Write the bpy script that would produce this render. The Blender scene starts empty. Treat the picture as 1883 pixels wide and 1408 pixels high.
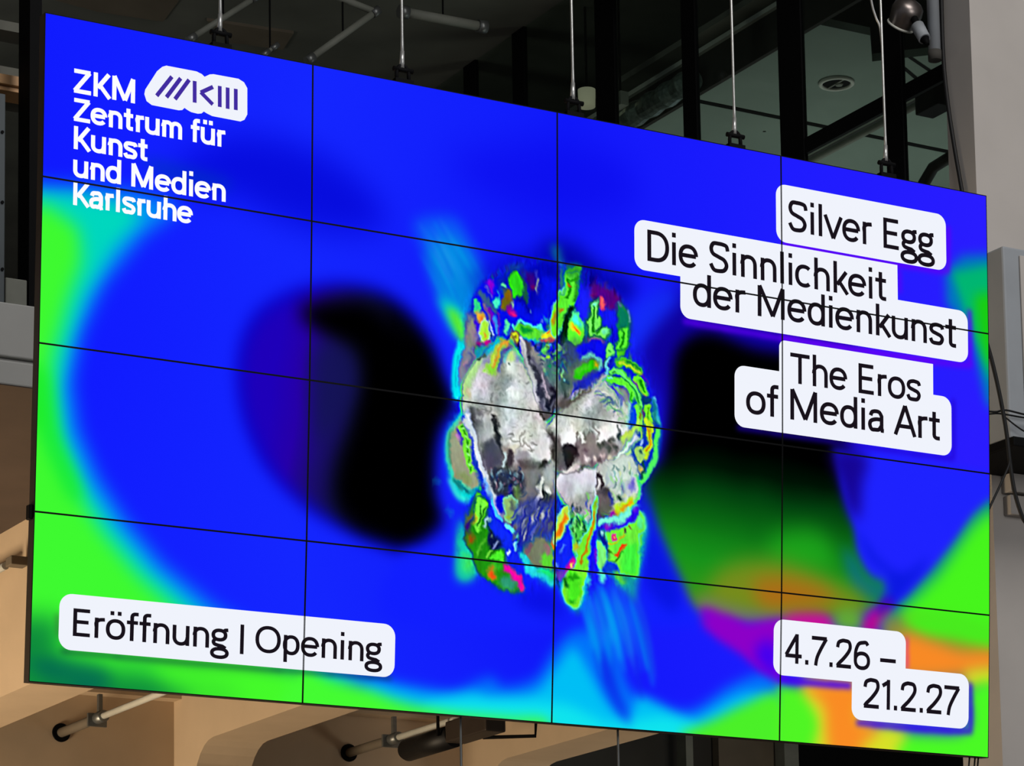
import bpy, bmesh, math, random
import numpy as np
from mathutils import Vector, Matrix

# ------------------------------------------------------------------ camera
scene = bpy.context.scene
IMW, IMH = 1883, 1408
F_PX, PPX, PPY = 5651.926, 941.5, 1503.3225      # focal length and principal point (pixels)
# orientation of the display wall as seen by the camera (x right, y down, z forward)
WALL_T = np.array([0.195581, -1.780646, 13.564865])
def _rod(w):
    t = np.linalg.norm(w); k = w / t
    K = np.array([[0, -k[2], k[1]], [k[2], 0, -k[0]], [-k[1], k[0], 0]])
    return np.eye(3) + math.sin(t) * K + (1 - math.cos(t)) * K @ K
WALL_R = _rod(np.array([-0.08375489, -0.52367869, 0.03301470])) @ np.diag([1.0, -1.0, -1.0])
BEND = -0.01345356                                # the rows of the wall lean a little more each
PW, PH = 1.213, 0.6855                            # one display panel
EYE_Z = 1.6
_up = np.array([230 - PPX, -40000 - PPY, F_PX]); _up /= np.linalg.norm(_up)
_x = WALL_R[:, 0] - _up * (WALL_R[:, 0] @ _up); _x /= np.linalg.norm(_x)
_y = np.cross(_up, _x); _y = _y if _y[2] > 0 else -_y
W2C = np.stack([_x, _y, _up], 1)                  # columns: world X (along the wall), Y (away), Z (up) in camera axes
EYE = -W2C.T @ WALL_T; EYE[2] = EYE_Z
WALL_O = W2C.T @ WALL_T + EYE                     # middle of the display wall
WALL_AX = W2C.T @ WALL_R                          # its axes in the world
cam_d = bpy.data.cameras.new('camera'); cam = bpy.data.objects.new('camera', cam_d)
scene.collection.objects.link(cam); scene.camera = cam
cam_d.sensor_width = 36.0; cam_d.sensor_fit = 'HORIZONTAL'
cam_d.lens = 36.0 * F_PX / IMW
cam_d.shift_x = 0.0; cam_d.shift_y = (PPY - IMH / 2) / IMW
cam_d.clip_end = 200
_m = np.eye(4); _m[:3, 0] = W2C.T[:, 0]; _m[:3, 1] = -W2C.T[:, 1]; _m[:3, 2] = -W2C.T[:, 2]; _m[:3, 3] = EYE
cam.matrix_world = Matrix(_m.tolist())
# ------------------------------------------------------------------ colour management, world, lights
scene.view_settings.view_transform = 'Standard'; scene.view_settings.look = 'None'
scene.view_settings.exposure = 0.0; scene.view_settings.gamma = 1.0; scene.view_settings.use_curve_mapping = False
world = bpy.data.worlds.new('world'); scene.world = world; world.use_nodes = True
world.node_tree.nodes['Background'].inputs[0].default_value = (0.80, 0.86, 1.0, 1)
world.node_tree.nodes['Background'].inputs[1].default_value = 0.16
def area_light(name, loc, target, size, power, colour):
    d = bpy.data.lights.new(name, 'AREA'); d.size = size; d.energy = power; d.color = colour
    o = bpy.data.objects.new(name, d); scene.collection.objects.link(o)
    o.location = loc
    o.rotation_euler = (Vector(target) - Vector(loc)).to_track_quat('-Z', 'Y').to_euler()
    return o
area_light('hall_skylight', (0.9, -9.0, 15.0), (3.5, 0.9, 6.0), 6.0, 950, (1.0, 0.97, 0.94))
area_light('front_fill', (2.5, -13.0, 6.5), (3.5, 0.9, 6.0), 5.0, 420, (1.0, 0.98, 0.96))  # added soft frontal fill for the pillar front, no real window
area_light('foyer_light', (-5.5, 4.9, 1.2), (1.0, 5.6, 5.0), 2.0, 430, (1.0, 0.80, 0.56))
area_light('upper_floor_fill', (-3.5, 6.5, 6.3), (-1.0, 8.5, 9.6), 2.0, 44, (1.0, 1.0, 0.92))  # unseen fill pointing up, added to brighten the dark upper ceiling
area_light('passage_fill', (5.2, 4.0, 2.6), (5.2, 7.6, 4.6), 1.0, 26, (1.0, 0.94, 0.82))  # small unseen fill added to brighten the wall of the dark passage
area_light('gallery_light', (5.4, 4.6, 6.2), (5.0, 4.8, 9.0), 1.6, 22, (0.95, 1.0, 0.97))

# ------------------------------------------------------------------ geometry of sight lines and of the wall
def ray(px, py):
    d = W2C.T @ np.array([(px - PPX) / F_PX, (py - PPY) / F_PX, 1.0])
    return d
def at_y(px, py, y): d = ray(px, py); return Vector(EYE + d * (y - EYE[1]) / d[1])
def at_x(px, py, x): d = ray(px, py); return Vector(EYE + d * (x - EYE[0]) / d[0])
def at_z(px, py, z): d = ray(px, py); return Vector(EYE + d * (z - EYE[2]) / d[2])
_py = [0.0]; _pz = [0.0]
for _j in range(4):
    _th = BEND * (_j - 1.5); _py.append(_py[-1] - PH * math.cos(_th)); _pz.append(_pz[-1] + PH * math.sin(_th))
_py = np.array(_py) - _py[2]; _pz = np.array(_pz) - _pz[2]
def wall(u, v, out=0.0):
    """u, v in panels (0..4 from the left, 0..4 from the top) and metres in front of the glass -> world, arrays allowed"""
    u = np.asarray(u, float); v = np.asarray(v, float)
    j = np.clip(np.floor(v), 0, 3).astype(int); fr = v - j
    th = BEND * (j - 1.5)
    y = _py[j] + fr * (_py[j + 1] - _py[j]) - np.sin(th) * -out
    z = _pz[j] + fr * (_pz[j + 1] - _pz[j]) + np.cos(th) * out
    L = np.stack([(u - 2) * PW, y, z], -1)
    return L @ WALL_AX.T + WALL_O
def wall_uv(px, py):
    """the place on the display wall that lies on a sight line"""
    best = None
    for j in range(4):
        a = wall(0, j + 1e-9); bx = wall(4, j + 1e-9) - a; by = wall(0, j + 1 - 1e-9) - a
        M = np.stack([bx / 4, by, -ray(px, py)], 1)
        s = np.linalg.solve(M, EYE - a)
        v = j + s[1]
        if (j == 0 or s[1] >= 0) and (j == 3 or s[1] < 1):
            return s[0], v
        best = (s[0], v)
    return best
# ------------------------------------------------------------------ the picture on the displays
CW, CH = 1920, 1080
GR = {'P': (0, 0, 1.0), 'A': (740, 400, 3.519), 'B': (740, 700, 3.129), 'C': (1140, 780, 2.271), 'D': (1140, 320, 2.607), 'E': (380, 480, 2.428),
      'F': (40, 1050, 2.5446), 'L': (100, 90, 4.14), 'G': (600, 1220, 2.092)}
def T(g, pts):
    ox, oy, s = GR[g]
    out = []
    for x, y in pts:
        u, v = wall_uv(ox + x / s, oy + y / s); out.append((u * CW / 4, v * CH / 4))
    return np.array(out)
rng = np.random.default_rng(7)
def resize(a, h, w):
    ys = np.linspace(0, a.shape[0] - 1.001, h); xs = np.linspace(0, a.shape[1] - 1.001, w)
    y0 = ys.astype(int); x0 = xs.astype(int); fy = (ys - y0)[:, None]; fx = (xs - x0)[None]
    fy = fy * fy * (3 - 2 * fy); fx = fx * fx * (3 - 2 * fx)
    g = lambda i, j: a[np.ix_(y0 + i, x0 + j)]
    return (g(0, 0) * (1 - fx) + g(0, 1) * fx) * (1 - fy) + (g(1, 0) * (1 - fx) + g(1, 1) * fx) * fy
def fbm(h, w, cell, octv=4, sx=1.0, sy=1.0):
    out = np.zeros((h, w)); amp = 1.0; tot = 0
    for o in range(octv):
        c = cell / 2 ** o
        n = rng.random((max(3, int(h / (c * sy)) + 3), max(3, int(w / (c * sx)) + 3)))
        out += amp * resize(n, h, w); tot += amp; amp *= 0.5
    return out / tot
def blur(a, r):
    if r < 0.4: return a
    k = max(1, int(round(r * 0.95)))
    for ax in (0, 1):
        for _ in range(3):
            pad = [(0, 0), (0, 0)]; pad[ax] = (k + 1, k)
            c = np.cumsum(np.pad(a, pad, mode='edge'), axis=ax)
            n = 2 * k + 1
            a = (np.take(c, range(n, c.shape[ax]), ax) - np.take(c, range(0, c.shape[ax] - n), ax)) / n
    return a
def spline(p, closed=True, n=6):
    p = np.asarray(p, float); m = len(p); out = []
    for i in range(m if closed else m - 1):
        q = [p[(i + k) % m] if closed else p[min(max(i + k, 0), m - 1)] for k in (-1, 0, 1, 2)]
        for t in np.linspace(0, 1, n, endpoint=False):
            out.append(0.5 * ((2 * q[1]) + (q[2] - q[0]) * t + (2 * q[0] - 5 * q[1] + 4 * q[2] - q[3]) * t ** 2 + (3 * q[1] - q[0] - 3 * q[2] + q[3]) * t ** 3))
    if not closed: out.append(p[-1])
    return np.array(out)
img = np.zeros((CH, CW, 3)); 
WARPX = (fbm(CH, CW, 26, 4) - 0.5) * 2; WARPY = (fbm(CH, CW, 26, 4) - 0.5) * 2
RIP = fbm(CH, CW, 90, 3)
def box(p, pad):
    x0 = int(max(0, np.floor(p[:, 0].min() - pad))); x1 = int(min(CW, np.ceil(p[:, 0].max() + pad) + 1))
    y0 = int(max(0, np.floor(p[:, 1].min() - pad))); y1 = int(min(CH, np.ceil(p[:, 1].max() + pad) + 1))
    return x0, x1, y0, y1
def raster(p, b):
    x0, x1, y0, y1 = b
    X = np.arange(x0, x1) + 0.5; Y = np.arange(y0, y1) + 0.5
    ins = np.zeros((len(Y), len(X)), bool)
    for (ax, ay), (bx, by) in zip(p, np.roll(p, -1, 0)):
        r = np.nonzero((ay > Y) != (by > Y))[0]
        if len(r) == 0: continue
        xi = ax + (Y[r] - ay) / (by - ay) * (bx - ax)
        ins[r] ^= X[None] < xi[:, None]
    return ins.astype(float)
def warp(m, b, amt):
    if amt <= 0: return m
    x0, x1, y0, y1 = b
    yy, xx = np.mgrid[0:m.shape[0], 0:m.shape[1]]
    dx = (WARPX[y0:y1, x0:x1] * amt).astype(int); dy = (WARPY[y0:y1, x0:x1] * amt).astype(int)
    return m[np.clip(yy + dy, 0, m.shape[0] - 1), np.clip(xx + dx, 0, m.shape[1] - 1)]
def lay(m, b, col, a=1.0):
    x0, x1, y0, y1 = b; m = (m * a)[..., None]
    c = np.asarray(col, float) / 255.0
    if c.ndim == 3: c = c[y0:y1, x0:x1]
    img[y0:y1, x0:x1] = img[y0:y1, x0:x1] * (1 - m) + c * m
def mask(g, pts, soft, rough=0, smooth=True):
    p = T(g, pts)
    if smooth and len(p) > 3: p = spline(p)
    b = box(p, soft * 3 + rough + 4)
    if b[1] <= b[0] or b[3] <= b[2]: return None, None
    return blur(warp(raster(p, b), b, rough), soft), b
def fill(g, pts, col, soft=2, a=1.0, rough=0, smooth=True):
    m, b = mask(g, pts, soft, rough, smooth)
    if m is not None: lay(m, b, col, a)
def ribbon(p, w):
    p = np.asarray(p, float); t = np.gradient(p, axis=0); t /= np.linalg.norm(t, axis=1)[:, None] + 1e-9
    n = np.stack([-t[:, 1], t[:, 0]], 1); w = np.asarray(w) * np.ones(len(p))
    return np.concatenate([p + n * w[:, None] / 2, (p - n * w[:, None] / 2)[::-1]])
def line(g, pts, w, col, soft=1, a=1.0, rough=0, taper=False):
    p = spline(T(g, pts), False)
    s = (CW / 4 / 440.0) / GR[g][2]
    ww = w * s * (np.sin(np.linspace(0.25, np.pi - 0.25, len(p))) if taper else np.ones(len(p)))
    q = ribbon(p, ww); b = box(q, soft * 3 + rough + 4)
    if b[1] <= b[0] or b[3] <= b[2]: return
    lay(blur(warp(np.clip(raster(q, b), 0, 1), b, rough), soft), b, col, a)
def rim(g, pts, col, rcol, w=5, soft=1.2, rough=3):
    """a patch with a coloured outline"""
    p = spline(T(g, pts)); b = box(p, 30)
    m = warp(raster(p, b), b, rough); fat = np.clip(blur(m, w) * 3, 0, 1)
    lay(blur(fat, soft), b, rcol, 0.85); lay(blur(m, soft), b, col)
def shade(cols, f):
    """array colour ramp over field f (0..1)"""
    f = np.clip(f, 0, 1) * (len(cols) - 1); i = np.clip(f.astype(int), 0, len(cols) - 2); t = (f - i)[..., None]
    c = np.array(cols, float); return c[i] * (1 - t) + c[i + 1] * t
BL = (17, 30, 255); CY = (0, 225, 225); GN = (72, 245, 40); NV = (8, 0, 150); YL = (235, 225, 30); OR = (245, 140, 35); MG = (165, 0, 190); RD = (225, 70, 40); PK = (250, 20, 150)
LG = (130, 240, 110); DG = (20, 115, 25); TE = (0, 130, 120)

def paint_background():
    yy, xx = np.mgrid[0:CH, 0:CW]
    img[:] = shade([(16, 26, 255), (20, 38, 255), (16, 24, 250), (30, 28, 255), (42, 28, 255)], xx / CW + 0.10 * (fbm(CH, CW, 500, 2) - 0.5)) / 255.0
    # dim clouds in the blue
    fill('P', [(330, 300), (430, 250), (560, 270), (680, 350), (700, 420), (560, 420), (430, 360), (340, 350)], (0, 0, 205), 26, 0.65)
    fill('P', [(270, 290), (420, 330), (400, 350), (300, 330)], (0, 50, 190), 10, 0.6)
    fill('P', [(820, 300), (1000, 260), (1150, 300), (1160, 380), (1000, 400)], (10, 10, 235), 30, 0.6)
    # left and bottom green, cyan between
    out = [(30, 340), (130, 343), (250, 355), (335, 378), (262, 432), (190, 520), (148, 610), (130, 700), (142, 790), (180, 880), (232, 960), (300, 1040), (398, 1120), (520, 1190), (640, 1240), (740, 1270), (840, 1288), (930, 1300), (1030, 1310), (1030, 1420), (0, 1420)]
    fill('P', out, (0, 150, 245), 15, 1, smooth=False)
    mid = [(30, 354), (150, 360), (235, 378), (262, 396), (205, 460), (155, 545), (125, 630), (108, 715), (118, 800), (155, 890), (212, 975), (280, 1055), (372, 1132), (500, 1205), (640, 1256), (740, 1288), (850, 1312), (1010, 1338), (1010, 1420), (0, 1420)]
    fill('P', mid, (0, 215, 190), 12, 1, smooth=False)
    inn = [(30, 376), (90, 378), (145, 420), (150, 480), (122, 560), (98, 650), (88, 730), (98, 810), (135, 895), (188, 980), (255, 1060), (345, 1140), (480, 1220), (600, 1268), (740, 1300), (900, 1330), (1000, 1420), (0, 1420)]
    fill('P', inn, (62, 250, 48), 14, 1, smooth=False)
    fill('P', [(40, 660), (90, 690), (110, 800), (150, 900), (130, 920), (90, 840), (60, 760)], (25, 235, 40), 12, 0.8)
    fill('P', [(40, 1150), (110, 1140), (120, 1215), (300, 1240), (420, 1262), (420, 1320), (40, 1290)], (12, 135, 60), 18, 0.95)
    fill('P', [(60, 1210), (180, 1225), (200, 1262), (90, 1250)], (0, 95, 85), 10, 0.7)
    fill('P', [(300, 1195), (560, 1230), (560, 1300), (330, 1270)], (70, 250, 40), 16, 0.8)
    # bottom cyan haze with spikes
    fill('G', [(130, 70), (300, 90), (480, 110), (580, 70), (640, 55), (680, 90), (800, 60), (870, -40), (960, -160), (1050, -230), (1100, -120), (1160, 90), (1260, 150), (1400, 180), (1560, 80), (1700, 30), (1740, 60), (1740, 320), (100, 220)], (0, 120, 250), 10, 0.95)
    fill('G', [(160, 90), (420, 130), (560, 110), (640, 130), (800, 110), (880, 20), (950, -60), (1010, 30), (1080, 150), (1160, 210), (1200, 130), (1280, 160), (1400, 215), (1560, 130), (1650, 110), (1740, 150), (1740, 330), (300, 230)], (0, 195, 245), 9, 0.95)
    fill('G', [(400, 150), (860, 150), (1000, 190), (1100, 230), (1300, 200), (1420, 240), (1400, 330), (500, 300)], (20, 240, 235), 10, 0.75)
    fill('G', [(-120, 40), (0, 62), (150, 95), (300, 150), (480, 185), (700, 205), (850, 218), (850, 330), (-120, 320)], (68, 252, 50), 9, 1)
    fill('G', [(1380, 260), (1500, 210), (1600, 160), (1740, 120), (1740, 340), (1300, 300)], (75, 240, 40), 9, 1)
    fill('G', [(1050, -60), (1100, 20), (1130, 120), (1170, 230), (1120, 180), (1060, 60)], (10, 40, 235), 8, 0.9)
    # left dark eye
    o = [(460, 110), (600, 95), (760, 120), (880, 190), (970, 290), (1030, 390), (1060, 500), (1085, 600), (1105, 640), (1060, 700), (1035, 760), (1015, 850), (1010, 960), (1020, 1060), (1050, 1150), (1072, 1172), (1000, 1230), (930, 1290), (880, 1305), (780, 1270), (650, 1220), (520, 1150), (430, 1090), (330, 1000), (250, 900), (190, 780), (150, 650), (135, 520), (140, 420), (170, 310), (230, 220), (340, 150)]
    fill('E', o, (6, 4, 200), 14, 1)
    p = T('E', o); c = p.mean(0)
    sh = spline(c + (p - c) * 0.95); b = box(sh, 60); m = blur(raster(sh, b), 14)
    d = (xx - c[0] + 0.15 * (yy - c[1])) / 190.0
    lay(m, b, shade([(30, 0, 185), (38, 0, 168), (26, 12, 110), (14, 14, 62), (3, 3, 14), (0, 0, 0)], (d + 0.95) / 1.35 + 0.05 * (RIP - .5)))
    fill('E', [(440, 200), (560, 172), (720, 185), (830, 290), (940, 400), (1040, 540), (1092, 635), (1040, 700), (1010, 790), (1000, 920), (1000, 1060), (1015, 1140), (1010, 1170), (940, 1220), (840, 1225), (720, 1200), (610, 1130), (570, 1010), (600, 860), (650, 720), (680, 540), (610, 400), (480, 300), (420, 250)], (0, 0, 0), 15, 1)
    fill('E', [(480, 380), (640, 380), (680, 480), (640, 640), (560, 760), (490, 820), (465, 600)], (20, 20, 84), 15, 0.85)
    # right dark and green
    fill('P', [(1175, 640), (1210, 560), (1300, 520), (1440, 560), (1580, 640), (1560, 860), (1500, 950), (1230, 900), (1215, 760)], (14, 0, 150), 18, 0.95)
    fill('P', [(1236, 730), (1240, 660), (1264, 622), (1310, 612), (1390, 642), (1500, 660), (1530, 700), (1560, 800), (1545, 872), (1500, 930), (1300, 900), (1226, 850), (1228, 790)], (0, 0, 0), 12, 1)
    p = T('C', [(100, 250), (220, 120), (420, 90), (640, 120), (800, 150), (885, 160), (925, 260), (955, 360), (988, 450), (1000, 540), (1040, 620), (1110, 655), (1100, 740), (950, 790), (700, 800), (500, 800), (340, 790), (250, 650), (190, 520), (140, 390)])
    q = spline(p); b = box(q, 60); m = blur(raster(q, b), 11)
    g = (yy - p[:, 1].min()) / (p[:, 1].max() - p[:, 1].min())
    lay(m, b, shade([(0, 0, 0), (0, 18, 4), (2, 62, 14), (8, 95, 18), (16, 125, 22), (22, 145, 26), (40, 150, 25), (90, 140, 20)], g + 0.14 * (fbm(CH, CW, 200, 3) - 0.5)))
    fill('C', [(640, 480), (800, 440), (890, 520), (880, 600), (760, 610), (640, 580)], (32, 175, 28), 20, 0.75)
    # blue wedge and right green
    fill('C', [(1560, 280), (1480, 360), (1400, 470), (1300, 600), (1200, 710), (1120, 770), (1100, 830), (1250, 840), (1560, 1000)], (0, 130, 150), 10, 1, smooth=False)
    fill('C', [(1560, 340), (1470, 420), (1400, 520), (1330, 620), (1240, 710), (1170, 780), (1170, 850), (1560, 1000)], (70, 245, 28), 14, 1, smooth=False)
    fill('C', [(890, 100), (1540, 200), (1550, 290), (1460, 370), (1380, 490), (1290, 600), (1190, 705), (1112, 765), (1095, 700), (1112, 655), (1060, 640), (1030, 600), (995, 530), (985, 440), (960, 370), (925, 260)], (30, 34, 255), 7, 1, smooth=False)
    fill('C', [(880, 110), (1030, 130), (1010, 250), (1000, 380), (960, 370), (925, 260)], (20, 0, 130), 13, 0.85)
    fill('C', [(990, 440), (1040, 560), (1120, 640), (1110, 760), (1200, 690), (1290, 560), (1180, 620), (1080, 560)], (4, 20, 215), 9, 0.7)
    fill('C', [(930, 520), (985, 560), (1030, 640), (1100, 660), (1100, 740), (980, 700)], (10, 110, 130), 12, 0.9)
    # lower right heat colours
    fill('C', [(430, 600), (600, 565), (760, 600), (900, 660), (1020, 720), (1020, 800), (800, 800), (540, 790), (360, 740)], (128, 138, 28), 18, 0.9)
    fill('C', [(560, 660), (690, 640), (840, 680), (900, 730), (760, 770), (600, 770)], (176, 105, 22), 16, 0.9)
    fill('C', [(330, 720), (480, 760), (620, 790), (760, 800), (660, 830), (500, 820), (360, 800)], (118, 120, 110), 10, 0.8)
    fill('C', [(345, 765), (440, 790), (540, 830), (640, 812), (680, 830), (680, 1060), (600, 1040), (500, 960), (400, 890), (335, 830)], (140, 0, 200), 7, 1, rough=5)
    fill('C', [(560, 960), (620, 900), (660, 960), (650, 1060)], (60, 0, 245), 12, 0.9)
    fill('C', [(700, 800), (830, 790), (890, 825), (880, 870), (700, 850)], (215, 10, 150), 9, 0.95)
    fill('C', [(1000, 850), (1040, 790), (1080, 765), (1130, 760), (1090, 820), (1060, 880)], (185, 0, 150), 7, 0.95)
    fill('C', [(1100, 720), (1150, 740), (1100, 800), (1070, 790)], (60, 0, 190), 7, 0.8)
    fill('C', [(900, 790), (960, 770), (1010, 800), (990, 870), (900, 850)], (100, 180, 40), 10, 0.9)
    fill('C', [(1110, 800), (1250, 820), (1560, 930), (1560, 1150), (1480, 1080), (1180, 1040), (1090, 880)], (150, 150, 40), 14, 0.9)
    fill('C', [(1190, 800), (1350, 780), (1560, 850), (1560, 930), (1400, 900), (1250, 880)], (72, 235, 30), 12, 1)
    fill('C', [(1180, 880), (1300, 905), (1420, 945), (1560, 950), (1560, 1010), (1440, 1040), (1180, 1040)], (248, 138, 38), 12, 1)
    fill('C', [(1440, 1035), (1560, 1020), (1560, 1090), (1470, 1100)], (230, 215, 40), 10, 1)
    fill('C', [(1455, 1110), (1560, 1095), (1560, 1420), (1150, 1420), (1100, 1290), (1440, 1280)], (74, 250, 36), 12, 1)
    fill('C', [(655, 1090), (780, 1100), (1000, 1100), (1000, 1420), (655, 1420)], (80, 245, 36), 8, 1, smooth=False)
    fill('C', [(760, 1070), (1000, 1085), (1000, 1240), (1120, 1260), (1200, 1300), (1060, 1420), (800, 1420), (830, 1250)], (215, 225, 40), 12, 1)
    fill('C', [(770, 1085), (1000, 1085), (990, 1230), (1080, 1270), (1000, 1350), (900, 1420), (860, 1300), (850, 1180)], (250, 140, 36), 13, 1)
    # right upper green by the edge
    fill('P', [(1738, 498), (1770, 470), (1850, 465), (1850, 800), (1812, 740), (1790, 640), (1770, 590), (1740, 560)], (0, 120, 190), 9, 1, smooth=False)
    fill('P', [(1750, 500), (1850, 480), (1850, 740), (1818, 700), (1796, 630), (1772, 570)], (0, 185, 110), 8, 0.95, smooth=False)
    fill('P', [(1790, 545), (1850, 525), (1850, 720), (1815, 670), (1800, 620)], (25, 205, 20), 10, 1, smooth=False)
    # beams of light above and below the figure
    fill('A', [(80, 30), (330, 0), (430, 140), (520, 330), (545, 440), (470, 520), (430, 640), (412, 800), (340, 740), (270, 600), (200, 420), (140, 220)], (10, 95, 245), 12, 0.9)
    fill('A', [(170, 200), (330, 130), (420, 230), (500, 380), (470, 520), (430, 640), (415, 800), (350, 740), (280, 600), (220, 430)], (0, 140, 222), 12, 0.9)
    for k in range(26):
        x0 = 100 + rng.random() * 300; y0 = rng.random() * 260; ln = 200 + rng.random() * 260
        line('A', [(x0, y0), (x0 + ln * 0.33, y0 + ln * 0.6), (x0 + ln * 0.5, y0 + ln)], 9, [(0, 200, 240), (20, 60, 240), (60, 170, 250)][k % 3], 3, 0.4, taper=True)
    fill('A', [(230, 520), (330, 560), (400, 640), (425, 810), (340, 745), (280, 640)], (0, 220, 200), 8, 0.9)
    fill('A', [(285, 590), (350, 610), (400, 690), (418, 820), (350, 750)], (95, 235, 40), 6, 0.95)
    for (a, c2) in (([(900, 180), (1010, 150), (1140, 190), (1300, 330), (1500, 420), (1450, 560), (1300, 470), (1180, 400), (900, 330)], (0, 0, 150)), ([(420, 420), (600, 300), (800, 240), (960, 260), (960, 330), (700, 360), (520, 430)], (4, 0, 190))):
        fill('A', a, c2, 16, 0.85)
    fill('A', [(1480, 600), (1700, 460), (1790, 520), (1700, 640), (1480, 860)], (20, 50, 255), 14, 0.8)
    line('A', [(990, 180), (1000, 260), (1030, 330), (1050, 360)], 60, (10, 105, 150), 6, 0.9)
    line('A', [(1020, 290), (1035, 330)], 26, (80, 200, 240), 3, 0.9)
    fill('B', [(0, 1000), (300, 1030), (500, 1180), (720, 1260), (900, 1250), (1300, 1200), (1500, 1200), (1627, 1300), (1627, 1408), (0, 1408)], BL, 12, 1)
    fill('B', [(1400, 600), (1440, 820), (1520, 1000), (1600, 1200), (1560, 1330), (1400, 1180), (1370, 900)], (8, 20, 225), 12, 0.9)
    fill('B', [(640, 1230), (820, 1200), (900, 1260), (930, 1350), (760, 1330)], (5, 10, 215), 12, 0.6)
    for k in range(44):
        x0 = 1020 + rng.random() * 330; y0 = 1150 + rng.random() * 130; ln = 150 + rng.random() * 420
        line('B', [(x0, y0), (x0 + ln * .16, y0 + ln * .5), (x0 + ln * .26, y0 + ln)], 12 + 22 * rng.random(), [(0, 190, 245), (30, 120, 250), (0, 150, 240), (15, 40, 235)][k % 4], 4, 0.55, taper=True)

def paint_figure():
    H = CH; W = CW
    # masses
    dome = [(420, 800), (430, 640), (470, 500), (540, 400), (640, 330), (760, 290), (900, 268), (1000, 290), (1120, 318), (1250, 388), (1370, 480), (1450, 600), (1472, 700), (1460, 860), (1540, 980), (1590, 1150), (1500, 1250), (1000, 1300), (500, 1300), (400, 1200), (390, 980)]
    low = [(340, 180), (700, 60), (1280, 60), (1400, 200), (1400, 400), (1380, 500), (1370, 600), (1370, 760), (1390, 850), (1330, 1080), (1200, 1090), (1110, 1060), (1010, 1290), (940, 1260), (860, 1130), (700, 1060), (620, 900), (480, 640), (360, 640)]
    streak = fbm(H, W, 40, 4, 0.35, 2.2)
    swirl = fbm(H, W, 60, 5)
    base = shade([(0, 0, 90), (4, 0, 150), (14, 18, 235), (10, 10, 200), (18, 30, 250), (0, 60, 190), (40, 0, 150), (0, 110, 90), (60, 170, 40), (120, 110, 20)], np.clip((streak - 0.28) * 1.9, 0, 1))
    fill('A', dome, base, 3, 1, 2)
    fill('B', low, base, 3, 1, 4)
    # streaks fanning over the crown
    for k in range(46):
        t = rng.random(); x0 = 470 + t * 960; y0 = 470 - 190 * math.sin(math.pi * t) + rng.random() * 90
        cx = 960 + (x0 - 960) * 0.62; ln = 0.3 + rng.random() * 0.5
        x1 = x0 + (cx - x0) * ln; y1 = y0 + (800 - y0) * ln
        c = [(0, 20, 255), (10, 0, 130), (0, 90, 190), (70, 0, 150), (60, 180, 60), (0, 0, 90), (30, 150, 190), (110, 60, 30)][int(rng.integers(0, 8))]
        line('A', [(x0, y0), ((x0 + x1) / 2 + 6, (y0 + y1) / 2), (x1, y1)], 8 + 22 * rng.random(), c, 1.6, 0.75, 3, True)
    # crown patches
    rim('A', [(690, 350), (780, 330), (790, 450), (802, 545), (770, 525), (718, 545), (700, 470)], (66, 175, 30), (20, 70, 120))
    rim('A', [(625, 400), (660, 400), (665, 460), (630, 470)], (30, 130, 120), (0, 30, 160))
    fill('A', [(645, 450), (700, 480), (722, 560), (705, 612), (640, 600)], (120, 88, 12), 3, .95, 3)
    fill('A', [(660, 590), (735, 600), (735, 640), (680, 630)], (205, 20, 60), 3, .9, 3)
    fill('A', [(542, 418), (580, 428), (576, 505), (552, 480)], (150, 0, 180), 2, 1, 2)
    fill('A', [(800, 340), (842, 360), (862, 480), (822, 472)], (70, 0, 120), 3, .9, 2)
    line('A', [(850, 340), (862, 430), (872, 490)], 10, (170, 160, 130), 1, .8)
    rim('A', [(575, 540), (625, 545), (630, 610), (600, 600)], (70, 230, 170), (0, 60, 200))
    # left edge strip
    fill('A', [(470, 505), (520, 540), (560, 640), (600, 760), (585, 780), (540, 690), (490, 590)], (70, 110, 120), 2, .9, 3)
    rim('A', [(455, 560), (500, 588), (530, 650), (552, 740), (556, 800), (520, 812), (500, 730), (470, 660)], (190, 225, 40), (20, 130, 90))
    fill('A', [(468, 620), (515, 630), (522, 690), (485, 670)], (235, 120, 40), 3, 1, 2)
    fill('A', [(500, 740), (545, 735), (550, 790), (515, 800)], (90, 235, 40), 3, 1, 2)
    line('A', [(520, 560), (570, 660), (580, 760)], 20, (150, 110, 130), 1.4, .8, 3)
    line('A', [(575, 620), (600, 700), (612, 770)], 16, (30, 160, 230), 1.2, .9, 3)
    fill('A', [(425, 660), (450, 700), (475, 790), (500, 870), (455, 850), (420, 800)], (150, 130, 110), 3, .9, 2)
    line('A', [(490, 800), (540, 850)], 22, (190, 0, 120), 2, .8, 2)
    # cheek band on the left
    fill('A', [(420, 810), (460, 880), (470, 960), (430, 1040), (400, 1130), (365, 1160), (370, 1020), (390, 900)], (120, 130, 145), 3, 1, 3)
    line('A', [(400, 800), (365, 870), (345, 980), (335, 1090), (350, 1190)], 34, (0, 220, 235), 3, 1, 2)
    line('A', [(385, 830), (360, 920), (350, 1050), (358, 1180)], 14, (120, 250, 235), 1.5, .9, 2)
    # middle zigzag
    rim('A', [(1062, 350), (1140, 318), (1132, 400), (1112, 500), (1102, 590), (1062, 602), (1025, 720), (965, 792), (900, 802), (882, 762), (940, 722), (985, 650), (1030, 560), (1062, 470), (1056, 400)], (80, 225, 30), (0, 120, 130))
    fill('A', [(900, 775), (985, 715), (1010, 640), (1035, 590), (1020, 690), (960, 775), (910, 795)], (215, 190, 30), 3, .9, 3)
    line('A', [(895, 800), (960, 790), (995, 690), (1025, 610)], 12, (215, 50, 40), 1.6, .9, 4)
    line('A', [(1075, 420), (1088, 500), (1070, 560)], 14, (170, 110, 20), 1.6, .8, 3)
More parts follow.
